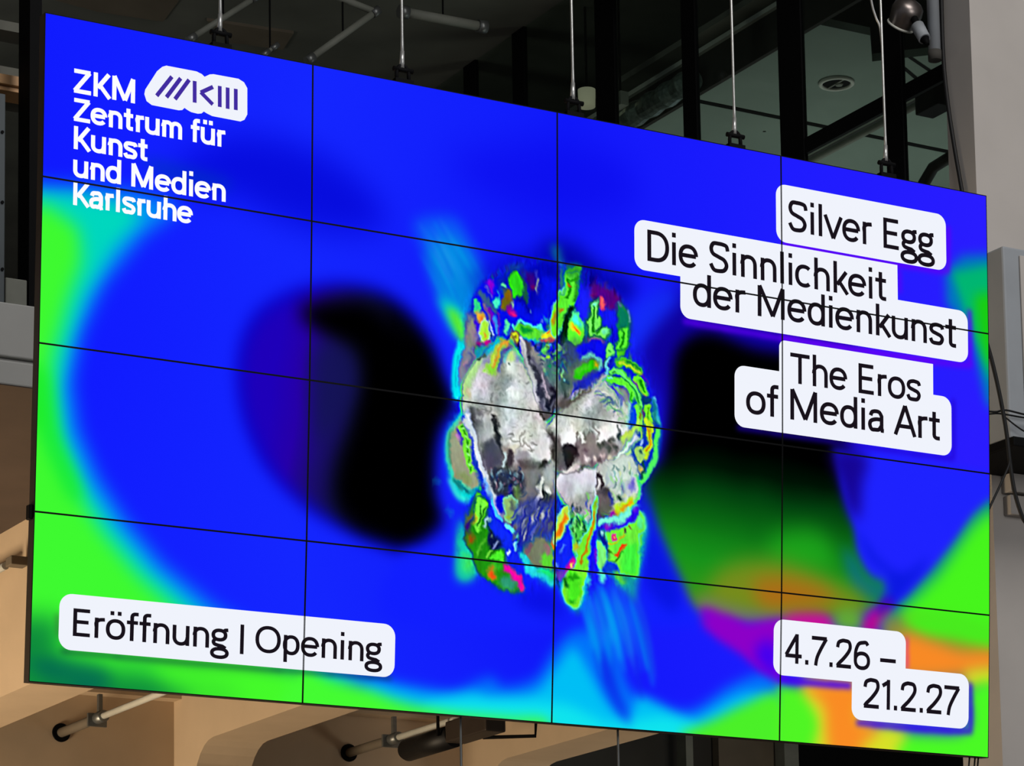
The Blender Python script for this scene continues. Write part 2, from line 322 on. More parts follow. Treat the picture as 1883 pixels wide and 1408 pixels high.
    fill('A', [(1064, 605), (1098, 590), (1088, 660), (1070, 760), (1080, 810), (1030, 830), (1032, 700)], (4, 30, 22), 3, 1, 2)
    rim('A', [(1090, 640), (1130, 622), (1172, 670), (1182, 740), (1166, 792), (1120, 816), (1084, 792), (1078, 730)], (88, 250, 40), (20, 150, 90), 6)
    fill('A', [(1095, 640), (1130, 628), (1168, 675), (1172, 700), (1110, 680)], (90, 235, 190), 3, .9)
    fill('A', [(1088, 690), (1165, 720), (1165, 760), (1100, 755)], (225, 225, 40), 3, .95)
    fill('A', [(1096, 690), (1162, 742), (1118, 746)], (225, 85, 25), 2, 1)
    rim('A', [(770, 672), (800, 700), (880, 715), (950, 738), (950, 785), (880, 800), (830, 782), (768, 765)], (50, 195, 90), (0, 190, 200), 5, 1.2, 5)
    rim('A', [(892, 770), (955, 742), (980, 760), (940, 800), (900, 800)], (190, 220, 30), (190, 40, 80))
    rim('A', [(660, 690), (682, 680), (676, 750), (656, 748)], (110, 230, 120), (0, 60, 180))
    rim('A', [(690, 770), (740, 752), (756, 790), (710, 810)], (190, 200, 40), (90, 30, 80))
    # right of the crown
    rim('A', [(1208, 640), (1225, 570), (1255, 532), (1272, 570), (1250, 630), (1290, 660), (1282, 720), (1320, 708), (1328, 760), (1262, 772), (1198, 722)], (90, 235, 90), (0, 130, 120), 4, 1.2, 4)
    fill('A', [(1222, 620), (1246, 560), (1256, 590), (1236, 660), (1262, 700), (1240, 720), (1216, 690)], (20, 110, 30), 2, .95, 3)
    fill('A', [(1228, 430), (1300, 450), (1392, 520), (1402, 572), (1360, 592), (1310, 560), (1270, 520), (1225, 490)], (110, 0, 110), 5, .9, 4)
    fill('A', [(1275, 525), (1306, 540), (1306, 582), (1284, 570)], (230, 90, 50), 2, 1, 2)
    rim('A', [(1402, 556), (1462, 640), (1466, 760), (1442, 880), (1402, 952), (1375, 940), (1402, 800), (1392, 700)], (30, 150, 50), (10, 60, 150), 4, 1.4, 4)
    fill('A', [(1405, 570), (1455, 640), (1460, 720), (1405, 700)], (12, 100, 70), 6, .9)
    fill('A', [(1410, 780), (1450, 780), (1420, 900), (1385, 940)], (80, 210, 30), 3, .95, 3)
    line('A', [(1210, 780), (1260, 800), (1300, 790)], 20, (200, 30, 110), 2, .9, 4)
    rim('A', [(1312, 820), (1350, 812), (1366, 850), (1352, 890), (1316, 888)], (120, 235, 110), (0, 80, 170), 4, 1.2, 5)
    fill('A', [(1150, 850), (1290, 800), (1310, 900), (1240, 890), (1170, 900)], (14, 26, 245), 5, .95, 3)
    # silver masses
    silver = lambda lo, hi, cell, st=(1.0, 1.0): shade([(lo,) * 3, ((lo + hi) // 2 - 12, (lo + hi) // 2 - 6, (lo + hi) // 2 - 8), (hi, hi, hi + 2), (hi - 14, hi - 8, hi - 12)], np.clip((fbm(H, W, cell, 5, *st) - 0.22) * 1.75, 0, 1))
    S1 = silver(120, 226, 70, (0.8, 1.6)); S2 = silver(60, 150, 30, (0.5, 1.8)); S3 = silver(135, 232, 60, (1.3, 0.9)); S4 = silver(30, 120, 24, (0.7, 1.4))
    lobeL = [(800, 960), (840, 1080), (880, 1190), (930, 1330), (960, 1420), (950, 1560), (860, 1600), (720, 1700), (610, 1770), (520, 1620), (470, 1480), (420, 1330), (398, 1180), (410, 1060), (450, 980), (520, 910), (600, 850), (690, 828), (760, 900)]
    lobeR = [(880, 215), (960, 130), (1060, 60), (1150, 15), (1240, 80), (1310, 170), (1315, 290), (1250, 400), (1130, 470), (1000, 500), (890, 522), (850, 420), (828, 290)]
    lobeB = [(890, 545), (1000, 520), (1092, 506), (1112, 600), (1092, 700), (1062, 810), (1010, 830), (960, 740), (900, 640)]
    lobeBR = [(1115, 490), (1230, 440), (1320, 405), (1362, 520), (1352, 640), (1290, 722), (1200, 765), (1130, 700)]
    for g, L, w in (('A', lobeL, 9), ('B', lobeR, 10), ('B', lobeB, 7), ('B', lobeBR, 8)):
        p = spline(T(g, L)); b = box(p, 60); x0, x1, y0, y1 = b
        m = raster(p, b); f = blur(warp(m, b, 5), w) + 0.5 * (swirl[y0:y1, x0:x1] - 0.5)
        lay(np.clip((f - 0.12) * 8, 0, 1), b, (0, 195, 190), 0.75); lay(np.clip((f - 0.22) * 10, 0, 1), b, (78, 215, 50), 0.9)
        lay(np.clip((f - 0.31) * 14, 0, 1), b, (12, 40, 190), 0.75); lay(np.clip((f - 0.40) * 12, 0, 1), b, (165, 215, 130), 0.8)
    fill('A', lobeL, S1, 3, 1, 4)
    # crease
    fill('A', [(770, 790), (860, 850), (925, 872), (960, 900), (1000, 980), (1110, 1060), (1060, 1180), (960, 1270), (912, 1312), (880, 1200), (840, 1060), (800, 930)], S2, 2.5, 1, 4)
    fill('A', [(990, 860), (1040, 900), (1100, 960), (1120, 1030), (1080, 1090), (1010, 1150), (990, 1000)], (60, 95, 95), 5, .8, 4)
    for k in range(34):
        t = rng.random(); x = 800 + t * 180 + rng.random() * 30; y = 850 + t * 330 + rng.random() * 90
        line('A', [(x, y), (x + 18, y + 60), (x + 22 - 20 * t, y + 110)], 7 + 9 * rng.random(), [(35, 38, 50), (185, 185, 190), (22, 22, 34), (120, 125, 140)][k % 4], 1, .8, 3, True)
    line('A', [(765, 810), (800, 920), (840, 1050), (880, 1180), (915, 1290)], 14, (205, 205, 208), 1.4, .9, 3)
    line('A', [(800, 900), (850, 1060), (890, 1200)], 12, (70, 70, 82), 1.2, .9, 4)
    # iridescent brow on the left mass
    line('A', [(560, 1000), (590, 930), (640, 850), (700, 815)], 60, (150, 180, 70), 4, .75, 5)
    line('A', [(590, 930), (630, 865), (690, 822)], 22, (215, 120, 50), 2.5, .85, 4)
    line('A', [(610, 960), (650, 880), (700, 850)], 18, (100, 200, 60), 2, .8, 4)
    line('A', [(470, 920), (540, 870), (620, 800)], 30, (20, 110, 180), 3, .7, 5)
    line('A', [(700, 830), (740, 860), (790, 930)], 18, (60, 190, 130), 2, .8, 4)
    line('A', [(480, 960), (430, 1050), (408, 1160)], 26, (140, 200, 110), 4, .7, 3)
    fill('A', [(690, 900), (720, 905), (740, 990), (700, 1000)], (238, 240, 240), 5, .8, 3)
    fill('A', [(680, 1100), (770, 1080), (830, 1150), (860, 1240), (740, 1260), (690, 1180)], (225, 226, 226), 8, .9, 3)
    fill('A', [(560, 1060), (650, 1090), (660, 1200), (580, 1180)], (168, 170, 168), 8, .7, 3)
    # dark ribs low on the left mass
    fill('B', [(395, 170), (440, 190), (470, 330), (560, 440), (570, 560), (500, 560), (450, 430), (415, 300)], S2, 4, 1, 4)
    fill('B', [(445, 195), (510, 200), (520, 320), (500, 350), (460, 340)], (205, 206, 208), 4, .95, 3)
    fill('B', [(515, 205), (530, 210), (575, 410), (560, 430), (530, 330)], (38, 38, 44), 2.5, .95, 2)
    fill('B', [(455, 390), (520, 370), (570, 440), (545, 520), (490, 530)], (72, 72, 80), 5, .9, 3)
    fill('B', [(600, 340), (690, 290), (745, 330), (750, 420), (640, 400)], S1, 3, .7, 6)
    fill('B', [(740, 420), (800, 380), (850, 400), (840, 450), (780, 470)], (232, 233, 233), 4, .9, 3)
    fill('B', [(465, 500), (560, 430), (650, 480), (730, 478), (790, 470), (826, 452), (870, 470), (880, 560), (865, 680), (750, 770), (700, 830), (640, 870), (560, 790), (500, 650)], S4, 4, 1, 6)
    fill('B', [(680, 480), (790, 476), (815, 520), (770, 640), (700, 720), (640, 640), (690, 560)], (112, 112, 112), 6, .85, 5)
    for k in range(70):
        x = 490 + rng.random() * 370; y = 490 + rng.random() * 330 
        if x - 490 < (y - 490) * 0.35: continue
        line('B', [(x, y), (x + rng.normal() * 14, y + 20), (x + rng.normal() * 22, y + 44)], 6 + 7 * rng.random(), [(20, 40, 70), (180, 190, 190), (40, 70, 110), (20, 22, 30), (90, 130, 150), (14, 50, 160)][k % 6], 1, .8, 4, True)
    line('B', [(815, 560), (790, 640), (750, 760)], 16, (214, 216, 214), 1.5, .95, 3)
    line('B', [(840, 600), (810, 700), (760, 790)], 9, (30, 40, 60), 1.2, .9, 3)
    line('B', [(600, 700), (620, 770), (650, 790)], 26, (110, 170, 60), 2.5, .8, 4)
    # right mass
    fill('B', lobeR, S3, 3, 1, 4)
    fill('B', [(830, 280), (880, 330), (905, 430), (890, 520), (866, 470), (850, 380)], (48, 46, 46), 3, .95, 3)
    fill('B', [(905, 380), (1003, 368), (1000, 430), (962, 482), (908, 440)], (40, 36, 36), 3, .95, 3)
    fill('B', [(1000, 330), (1090, 300), (1120, 400), (1210, 380), (1240, 400), (1130, 468), (1000, 470)], S2, 4, .9, 5)
    fill('B', [(900, 230), (990, 220), (1010, 300), (990, 360), (900, 330)], (230, 231, 230), 6, .9, 3)
    fill('B', [(1120, 270), (1230, 230), (1250, 320), (1140, 350)], (233, 233, 233), 6, .85, 4)
    fill('B', [(900, 170), (1010, 90), (1110, 40), (1040, 130), (950, 190)], (140, 150, 135), 6, .7, 4)
    for k in range(40):
        x = 990 + rng.random() * 260; y = 270 + rng.random() * 170
        line('B', [(x, y), (x + 5, y + 22), (x + rng.normal() * 8, y + 52)], 6 + 6 * rng.random(), [(240, 240, 238), (70, 66, 64), (175, 175, 172), (40, 38, 40)][k % 4], 1, .75, 3, True)
    for k in range(40):
        a = rng.random(); x = 1130 + a * 190; y = 20 + a * 200 + rng.random() * 60
        line('B', [(x - 40, y + 10), (x, y), (x + 30, y + 34)], 6 + 5 * rng.random(), [(90, 190, 90), (235, 238, 232), (40, 60, 160), (150, 200, 140)][k % 4], 1, .7, 4, True)
    # lower masses
    fill('B', lobeB, S1, 3, 1, 5)
    fill('B', [(920, 560), (1000, 550), (1070, 560), (1060, 640), (980, 670), (920, 620)], (222, 222, 220), 7, .9, 3)
    fill('B', lobeBR, S3, 3, 1, 5)
    line('B', [(890, 535), (960, 530), (1030, 495), (1100, 500)], 14, (60, 60, 60), 2, .8, 3)
    fill('B', [(1113, 640), (1195, 618), (1202, 700), (1172, 785), (1116, 785)], (84, 86, 82), 4, .9, 4)
    line('B', [(1120, 535), (1142, 570), (1135, 620)], 12, (30, 30, 30), 1.4, .95, 2)
    line('B', [(1105, 520), (1112, 620), (1095, 740)], 14, (232, 234, 230), 1.5, .9, 2)
    for k in range(60):
        x = 1170 + rng.random() * 180; y = 480 + rng.random() * 210
        line('B', [(x, y), (x + 6, y + 30), (x - 4, y + 64)], 6 + 6 * rng.random(), [(110, 210, 110), (238, 240, 236), (50, 90, 120), (170, 210, 160), (40, 50, 150)][k % 5], 1, .7, 4, True)
    for k in range(50):
        x = 950 + rng.random() * 130; y = 640 + rng.random() * 290
        line('B', [(x, y), (x + rng.normal() * 9, y + 26), (x + rng.normal() * 12, y + 52)], 7 + 7 * rng.random(), [(90, 220, 60), (20, 50, 60), (190, 220, 170), (15, 40, 190), (40, 120, 60), (220, 220, 215)][k % 6], 1, .8, 4, True)
    # left ear
    fill('B', [(345, 175), (280, 240), (248, 340), (252, 470), (285, 600), (345, 700), (440, 610), (400, 400), (370, 220)], (0, 215, 215), 4, 1, 3)
    fill('B', [(330, 215), (285, 290), (268, 400), (290, 530), (345, 630), (430, 590), (392, 420), (355, 230)], (160, 165, 130), 3, 1, 3)
    fill('B', [(300, 300), (325, 380), (345, 520), (380, 580), (320, 560), (285, 440)], (150, 145, 125), 6, .8, 3)
    line('B', [(335, 235), (362, 330), (385, 440), (415, 560)], 46, (22, 60, 90), 2, .9, 5)
    line('B', [(345, 250), (368, 350), (390, 460), (418, 560)], 28, (88, 225, 45), 1.6, 1, 6)
    line('B', [(352, 200), (400, 340), (432, 460), (455, 590)], 26, (12, 40, 225), 2, 1, 3)
    line('B', [(300, 560), (350, 620), (420, 615)], 22, (20, 160, 170), 2, .9, 4)
    line('B', [(270, 560), (310, 650), (370, 690)], 26, (60, 240, 220), 3, .9, 3)
    # long white edge
    line('B', [(372, 170), (405, 300), (440, 470), (510, 660), (575, 800)], 30, (150, 170, 235), 3, .9, 3)
    line('B', [(372, 180), (405, 310), (440, 480), (505, 660), (560, 770)], 14, (236, 240, 245), 1.4, 1, 3)
    fill('B', [(460, 640), (520, 740), (600, 840), (650, 900), (640, 1050), (580, 960), (500, 800)], (14, 40, 250), 4, 1, 4)
    line('B', [(590, 830), (640, 880), (660, 870)], 20, (120, 235, 240), 2, 1, 4)
    line('B', [(640, 930), (655, 980)], 14, (140, 230, 245), 1.5, 1, 3)
    line('B', [(690, 860), (670, 950)], 10, (10, 0, 150), 2, .9, 3)
    # lower left wing
    fill('B', [(335, 790), (375, 900), (425, 1030), (445, 1090), (380, 1145), (310, 1135), (318, 980)], (0, 190, 190), 8, .9)
    fill('B', [(345, 860), (395, 960), (430, 1050), (380, 1130), (325, 1110), (330, 980)], (50, 235, 110), 7, .9)
    rim('B', [(430, 640), (470, 690), (480, 780), (520, 900), (580, 970), (590, 1050), (640, 1110), (692, 1182), (664, 1212), (560, 1190), (480, 1120), (420, 1030), (380, 920), (360, 830), (400, 720)], (32, 130, 22), (0, 60, 170), 5, 2, 4)
    fill('B', [(385, 760), (410, 800), (420, 900), (400, 940), (372, 860)], (150, 70, 60), 4, .8, 4)
    fill('B', [(425, 645), (462, 690), (470, 770), (440, 870), (412, 840), (415, 740)], (85, 225, 40), 2.5, 1, 4)
    line('B', [(470, 700), (440, 800), (430, 850)], 14, (16, 60, 30), 1.4, .95, 4)
    line('B', [(470, 800), (500, 880), (560, 950)], 24, (14, 20, 60), 2, .9, 6)
    fill('B', [(515, 1000), (575, 965), (588, 1040), (580, 1070), (520, 1050)], (110, 220, 40), 3, 1, 3)
    fill('B', [(395, 880), (412, 900), (408, 940), (388, 920)], (210, 110, 40), 3, .9, 2)
    fill('B', [(490, 1085), (520, 1090), (525, 1130), (500, 1135)], (225, 90, 20), 3, 1, 2)
    line('B', [(590, 1060), (615, 1105), (650, 1130), (690, 1195)], 30, (250, 20, 160), 2.5, 1, 4)
    fill('B', [(540, 1110), (610, 1110), (660, 1190), (600, 1185)], (70, 160, 60), 4, .8, 3)
    # lower middle
    fill('B', [(660, 880), (720, 800), (860, 760), (880, 900), (870, 1080), (760, 1050), (690, 980)], (18, 30, 190), 4, .9, 5)
    for k in range(34):
        x = 690 + rng.random() * 180; y = 730 + rng.random() * 190
        line('B', [(x, y), (x - 8, y + 50), (x - 18, y + 96)], 7 + 9 * rng.random(), [(90, 95, 110), (150, 160, 165), (10, 20, 140), (30, 50, 200), (60, 70, 80), (110, 60, 60)][k % 6], 1.2, .8, 4, True)
    line('B', [(690, 990), (730, 1060), (800, 1110), (870, 1170)], 60, (0, 190, 225), 5, .95, 6)
    line('B', [(690, 1000), (760, 1075), (850, 1120)], 26, (60, 240, 200), 2, .9, 6)
    rim('B', [(702, 960), (760, 920), (800, 880), (850, 940), (868, 1072), (790, 1060), (715, 1035)], (110, 140, 108), (0, 130, 140), 4, 2, 4)
    fill('B', [(780, 1000), (850, 960), (866, 1068), (800, 1056)], (100, 210, 60), 4, .9, 4)
    line('B', [(795, 900), (790, 980), (770, 1040)], 10, (110, 110, 70), 1.5, .8, 3)
    rim('B', [(856, 940), (880, 880), (925, 790), (945, 740), (962, 770), (932, 850), (900, 910), (872, 965)], (232, 140, 24), (90, 190, 60), 5, 1.4, 3)
    line('B', [(880, 910), (915, 840), (940, 780)], 12, (222, 70, 30), 1.4, .95, 3)
    fill('B', [(880, 960), (930, 890), (960, 840), (985, 920), (980, 1030), (930, 1080), (885, 1060)], (14, 34, 250), 3, 1, 3)
    line('B', [(915, 1000), (918, 1060)], 8, (110, 170, 250), 1.2, .9)
    rim('B', [(1062, 838), (1092, 850), (1078, 1040), (1050, 1120), (1010, 1305), (970, 1290), (935, 1240), (922, 1150), (980, 1105), (1005, 960)], (86, 230, 34), (0, 205, 215), 6, 1.6, 4)
    line('B', [(1082, 850), (1066, 930), (1040, 1010), (1000, 1080)], 24, (205, 215, 40), 2, .9, 3)
    line('B', [(1080, 860), (1064, 930), (1042, 1000)], 9, (225, 100, 20), 1.2, .95, 3)
    line('B', [(985, 930), (1010, 970), (1030, 900), (1040, 840)], 22, (20, 90, 30), 1.6, .9, 6)
    line('B', [(960, 1180), (985, 1160), (1000, 1130)], 14, (20, 130, 20), 1.6, .9, 4)
    line('B', [(935, 1110), (955, 1080), (985, 1045)], 30, (235, 40, 150), 3, .95, 4)
    line('B', [(890, 1110), (930, 1120)], 26, (110, 60, 190), 3, .8, 3)
    line('B', [(1005, 1290), (1008, 1350)], 12, (10, 80, 140), 3, .8)
    fill('B', [(1090, 850), (1110, 840), (1130, 960), (1120, 1080), (1070, 1110), (1085, 1000)], (24, 24, 240), 3, .95, 3)
    line('B', [(1105, 960), (1120, 1040)], 16, (120, 20, 200), 2, .8, 3)
    # lower right wing
    fill('B', [(1330, 780), (1400, 830), (1390, 960), (1350, 1120), (1300, 1220), (1240, 1160), (1120, 1050), (1120, 900)], (0, 170, 190), 7, .9, 4)
    rim('B', [(1130, 960), (1185, 860), (1280, 838), (1362, 755), (1392, 830), (1372, 940), (1332, 1100), (1265, 1185), (1200, 1080), (1150, 1030)], (108, 235, 48), (20, 190, 160), 5, 1.8, 4)
    fill('B', [(1260, 1050), (1340, 960), (1330, 1080), (1265, 1170)], (60, 210, 50), 7, .8)
    fill('B', [(1120, 960), (1150, 940), (1180, 1010), (1170, 1060), (1130, 1040)], (16, 60, 160), 3, .9, 5)
    line('B', [(1160, 870), (1180, 960), (1210, 1000), (1270, 960), (1300, 935)], 18, (60, 30, 60), 2, .8, 4)
    line('B', [(1190, 985), (1225, 1005), (1265, 985), (1290, 960)], 20, (230, 80, 30), 2, .95, 4)
    for rr, c in ((20, (240, 90, 200)), (13, (190, 20, 70)), (6, (200, 190, 90))):
        fill('B', [(1215 + rr * math.cos(t), 902 + rr * 1.2 * math.sin(t)) for t in np.linspace(0, 6.28, 9)[:-1]], c, 1.2, 1)
    for k in range(7):
        x = 1200 + k * 25; line('B', [(x, 850 - k * 9), (x + 16, 880 - k * 8)], 9, [(200, 40, 90), (230, 190, 40), (160, 0, 150)][k % 3], 1.2, .9, 2)
    line('B', [(1170, 850), (1260, 815), (1340, 760), (1365, 740)], 26, (70, 0, 200), 2.5, .9, 4)
    line('B', [(1125, 830), (1210, 810), (1290, 770), (1360, 710)], 26, (70, 235, 215), 2, .95, 4)
    line('B', [(1205, 775), (1290, 722), (1352, 660)], 34, (190, 215, 50), 2.5, .95, 4)
    line('B', [(1220, 765), (1285, 725), (1335, 680)], 14, (235, 110, 30), 2, .95, 4)
    line('B', [(1185, 790), (1215, 765)], 18, (190, 30, 120), 2, .9, 3)
    # right ear: nested bands
    fill('A', [(1330, 980), (1400, 920), (1480, 925), (1560, 1000), (1610, 1120), (1660, 1330), (1640, 1420), (1480, 1420), (1480, 1240), (1430, 1120)], (12, 30, 215), 3, .95, 4)
    fill('B', [(1310, 170), (1350, 100), (1420, 110), (1470, 200), (1478, 330), (1445, 460), (1390, 570), (1350, 480), (1320, 400), (1315, 290)], (14, 60, 190), 3, .95, 4)
    def band(g, pts, w, c1, c2, c3):
        line(g, pts, w * 1.5, c3, 2, .9, 4); line(g, pts, w, c1, 1.4, 1, 5); line(g, pts, w * 0.34, c2, 1.2, .95, 5)
    GB = ((78, 225, 40), (200, 205, 40), (10, 90, 150))
    band('A', [(1395, 945), (1455, 932), (1512, 965), (1545, 1010)], 40, *GB)
    band('A', [(1520, 1030), (1545, 1080), (1565, 1150)], 40, (70, 215, 45), (205, 80, 90), (0, 60, 140))
    band('A', [(1345, 1015), (1405, 990), (1452, 1030), (1500, 1100), (1530, 1170), (1540, 1260)], 34, (84, 228, 50), (20, 120, 40), (10, 110, 150))
    band('A', [(1320, 1055), (1400, 1060), (1460, 1110), (1500, 1190)], 22, (90, 230, 90), (190, 240, 190), (10, 60, 170))
    band('B', [(1345, 150), (1375, 240), (1372, 320), (1330, 385), (1290, 420)], 22, (120, 235, 110), (190, 220, 90), (14, 60, 170))
    band('B', [(1408, 130), (1415, 220), (1405, 300), (1415, 370), (1385, 430), (1360, 480)], 36, (96, 225, 50), (205, 190, 50), (14, 70, 120))
    band('B', [(1450, 180), (1468, 310), (1445, 420), (1400, 520), (1375, 560)], 22, (60, 215, 120), (140, 240, 180), (10, 130, 190))
    line('B', [(1330, 390), (1350, 440), (1372, 480)], 18, (20, 40, 60), 1.6, .9, 5)
    line('A', [(1620, 1150), (1640, 1240), (1650, 1320)], 18, (40, 170, 220), 2.5, .9, 4)
    line('A', [(1310, 960), (1330, 1000), (1300, 1060)], 24, (70, 200, 220), 2, .85, 6)
    # green tongue over the right mass
    fill('A', [(1060, 960), (1180, 900), (1270, 890), (1300, 950), (1220, 1020), (1110, 1060), (1040, 1040)], (60, 110, 90), 6, .9, 4)
    fill('A', [(1105, 975), (1190, 895), (1255, 890), (1285, 935), (1220, 985), (1115, 1015)], (64, 190, 24), 4, 1, 4)
    fill('A', [(1235, 920), (1275, 915), (1290, 960), (1250, 960)], (120, 200, 40), 3, .9, 3)
    fill('A', [(1120, 1030), (1240, 1000), (1310, 960), (1310, 1010), (1200, 1080), (1120, 1090)], (10, 24, 200), 5, .9, 4)
    line('A', [(1040, 1200), (1120, 1130), (1220, 1060), (1310, 1010)], 16, (190, 190, 185), 2, .85, 4)
    # speckle between the crown and the masses
    for k in range(90):
        x = 890 + rng.random() * 190; y = 800 + rng.random() * 240
        line('A', [(x, y), (x + rng.normal() * 12, y + 14), (x + rng.normal() * 14, y + 30)], 8 + 8 * rng.random(), [(90, 220, 60), (10, 30, 190), (160, 220, 150), (10, 60, 90), (0, 120, 150), (20, 24, 60)][k % 6], 1, .8, 5, True)
    for k in range(60):
        t = rng.random(); x = 560 + t * 440; y = 660 + rng.random() * 120
        line('A', [(x, y), (x + 4, y + 16), (x + rng.normal() * 10, y + 40)], 7 + 8 * rng.random(), [(0, 150, 230), (12, 20, 230), (60, 210, 160), (20, 0, 140), (90, 170, 90)][k % 5], 1.2, .8, 4, True)
    # engraved iso-lines, as the photo's posterised fringes
    iso = np.abs(((fbm(H, W, 34, 4) * 9) % 1.0) - 0.5) < 0.045
    for g, L, dk, a in (('A', lobeL, 0.70, .35), ('B', lobeR, 0.66, .4), ('B', lobeB, 0.6, .4), ('B', lobeBR, 0.6, .4)):
        m, b = mask(g, L, 4); x0, x1, y0, y1 = b
        k = blur(iso[y0:y1, x0:x1].astype(float), 0.6) * m * a
        img[y0:y1, x0:x1] *= (1 - k * dk)[..., None]

def paint_glows():
    fill('D', [(760, 322), (1000, 366), (1335, 428), (1335, 452), (1000, 400), (780, 350)], (96, 10, 245), 4, 1, smooth=False)
    fill('D', [(770, 770), (1100, 830), (1505, 890), (1505, 912), (1100, 856), (770, 800)], (96, 10, 245), 4, 1, smooth=False)
    # coloured glow below the caption boxes
    V = (95, 0, 245)
    for g, pts, w, c in (('D', [(790, 338), (1000, 376), (1330, 434), (1500, 462), (1560, 466), (1572, 440), (1572, 250)], 22, V), ('D', [(300, 705), (760, 785), (1200, 852), (1640, 915), (1675, 880), (1675, 650)], 22, V),
                         ('D', [(1340, 460), (1340, 570)], 16, V), ('D', [(560, 1215), (1000, 1280), (1560, 1360), (1596, 1340), (1598, 1080)], 14, (30, 0, 200)),
                         ('F', [(180, 372), (600, 412), (1200, 462), (1730, 500)], 12, (10, 60, 60)), ('C', [(660, 1062), (800, 1080), (965, 1092)], 26, (70, 0, 240)),
                         ('C', [(985, 1245), (1200, 1268), (1436, 1282), (1464, 1262), (1462, 1080)], 18, (50, 0, 235)), ('C', [(1197, 890), (1198, 1020)], 8, (200, 0, 220)),
                         ('F', [(170, 300), (166, 200)], 8, (60, 60, 60))):
        line(g, pts, w, c, 4, 0.95)
    fill('F', [(200, 372), (700, 420), (1300, 470), (1300, 492), (700, 445), (230, 392)], (8, 80, 60), 7, 0.35, smooth=False)
GR.update(a=(820, 470, 8.282), b=(1020, 470, 8.282), c=(820, 620, 8.282), d=(1020, 620, 8.282), e=(820, 770, 8.282), f=(1020, 770, 8.282), h=(820, 920, 7.04), i=(1020, 920, 7.04))
def paint_detail():
    """the sharp shapes of the figure, zone by zone"""
    EC = (120, 240, 225)
    def S(g, pts, col, soft=1.0, edge=None, a=1.0, rough=1.5, ew=2.2, smooth=True):
        p = T(g, pts); p = spline(p) if smooth else p
        b = box(p, 16 + soft * 3); m = warp(raster(p, b), b, rough)
        if edge is not None: lay(np.clip(blur(m, ew) * 3.2, 0, 1), b, edge, 0.8)
        lay(blur(m, soft), b, col, a)
    def Ln(g, pts, w, col, soft=.9, a=1.0, rough=2.5, taper=False): line(g, pts, w, col, soft, a, rough, taper)
    # ---- zone a: crown, left
    S('a', [(440, 580), (620, 370), (800, 315), (950, 200), (1300, 110), (1685, 90), (1685, 760), (1580, 900), (1440, 1100), (1130, 1060), (1000, 1130), (820, 1250), (640, 1240), (500, 1260), (330, 1200), (350, 900)], (4, 14, 232), 4)
    S('a', [(1230, 200), (1500, 100), (1670, 120), (1680, 330), (1440, 260), (1400, 700), (1250, 800), (1230, 420)], (0, 0, 150), 8, a=.85)
    S('a', [(760, 380), (880, 320), (960, 340), (960, 420), (800, 440)], (0, 0, 150), 6, a=.8)
    S('a', [(940, 220), (1180, 200), (1200, 320), (950, 330)], (10, 85, 95), 7, a=.85)
    S('a', [(1115, 270), (1195, 420), (1240, 720), (1180, 690), (1140, 440)], (22, 95, 60), 2)
    S('a', [(962, 310), (1108, 262), (1132, 430), (1162, 650), (1092, 618), (1018, 648), (990, 500)], (44, 218, 28), 1.4, (20, 110, 60))
    S('a', [(1195, 240), (1320, 300), (1355, 540), (1270, 530), (1215, 420)], (58, 0, 125), 4, a=.9)
    S('a', [(1285, 470), (1345, 460), (1345, 540), (1290, 535)], (115, 0, 95), 3)
    Ln('a', [(1330, 220), (1362, 330), (1380, 450), (1402, 590)], 34, (62, 66, 185), 1.6, .9); Ln('a', [(1385, 330), (1368, 480), (1388, 560)], 20, (150, 165, 150))
    S('a', [(612, 420), (680, 388), (712, 450), (704, 620), (650, 540)], (132, 0, 215), 1.6)
    Ln('a', [(600, 480), (640, 570), (690, 650)], 14, (120, 110, 200), 1)
    S('a', [(800, 410), (880, 350), (915, 560), (845, 660)], (12, 82, 150), 4, a=.9); S('a', [(830, 425), (880, 390), (906, 462), (850, 470)], (84, 212, 165), 1)
    S('a', [(885, 500), (955, 500), (1005, 700), (960, 800), (900, 850), (845, 800), (868, 640)], (112, 104, 24), 2.5); S('a', [(915, 540), (950, 560), (960, 690), (920, 680)], (140, 88, 14), 3)
    S('a', [(945, 790), (1020, 780), (1085, 880), (1040, 918), (960, 885)], (150, 0, 150), 2.2); S('a', [(1010, 820), (1050, 840), (1060, 910), (1030, 890)], (230, 30, 130), 1.6)
    S('a', [(1008, 690), (1030, 730), (1026, 780), (1004, 770)], (170, 215, 150), 1)
    Ln('a', [(770, 550), (790, 620), (800, 690)], 26, (30, 140, 215)); S('a', [(698, 690), (792, 682), (835, 740), (800, 822), (752, 790)], (66, 240, 200), 1, (10, 110, 190))
    Ln('a', [(490, 560), (640, 720), (790, 900)], 70, (58, 104, 125), 2.5, .9); Ln('a', [(560, 690), (630, 860), (665, 1010)], 46, (135, 118, 132), 1.6)
    Ln('a', [(630, 790), (710, 950), (770, 1090)], 58, (112, 0, 190), 1.8); Ln('a', [(640, 980), (690, 1120), (730, 1240)], 28, (190, 226, 246)); Ln('a', [(610, 1000), (650, 1130), (690, 1230)], 22, (8, 60, 40))
    Ln('a', [(730, 920), (770, 1060), (805, 1220)], 52, (48, 130, 236), 1.4); Ln('a', [(812, 880), (808, 1060), (822, 1240)], 22, (92, 20, 190), 1.2)
    S('a', [(335, 900), (415, 920), (455, 1100), (475, 1230), (430, 1405), (328, 1405)], (132, 138, 122), 3)
    S('a', [(400, 1080), (460, 1130), (490, 1260), (440, 1380), (400, 1300)], (158, 128, 168), 4, a=.8)
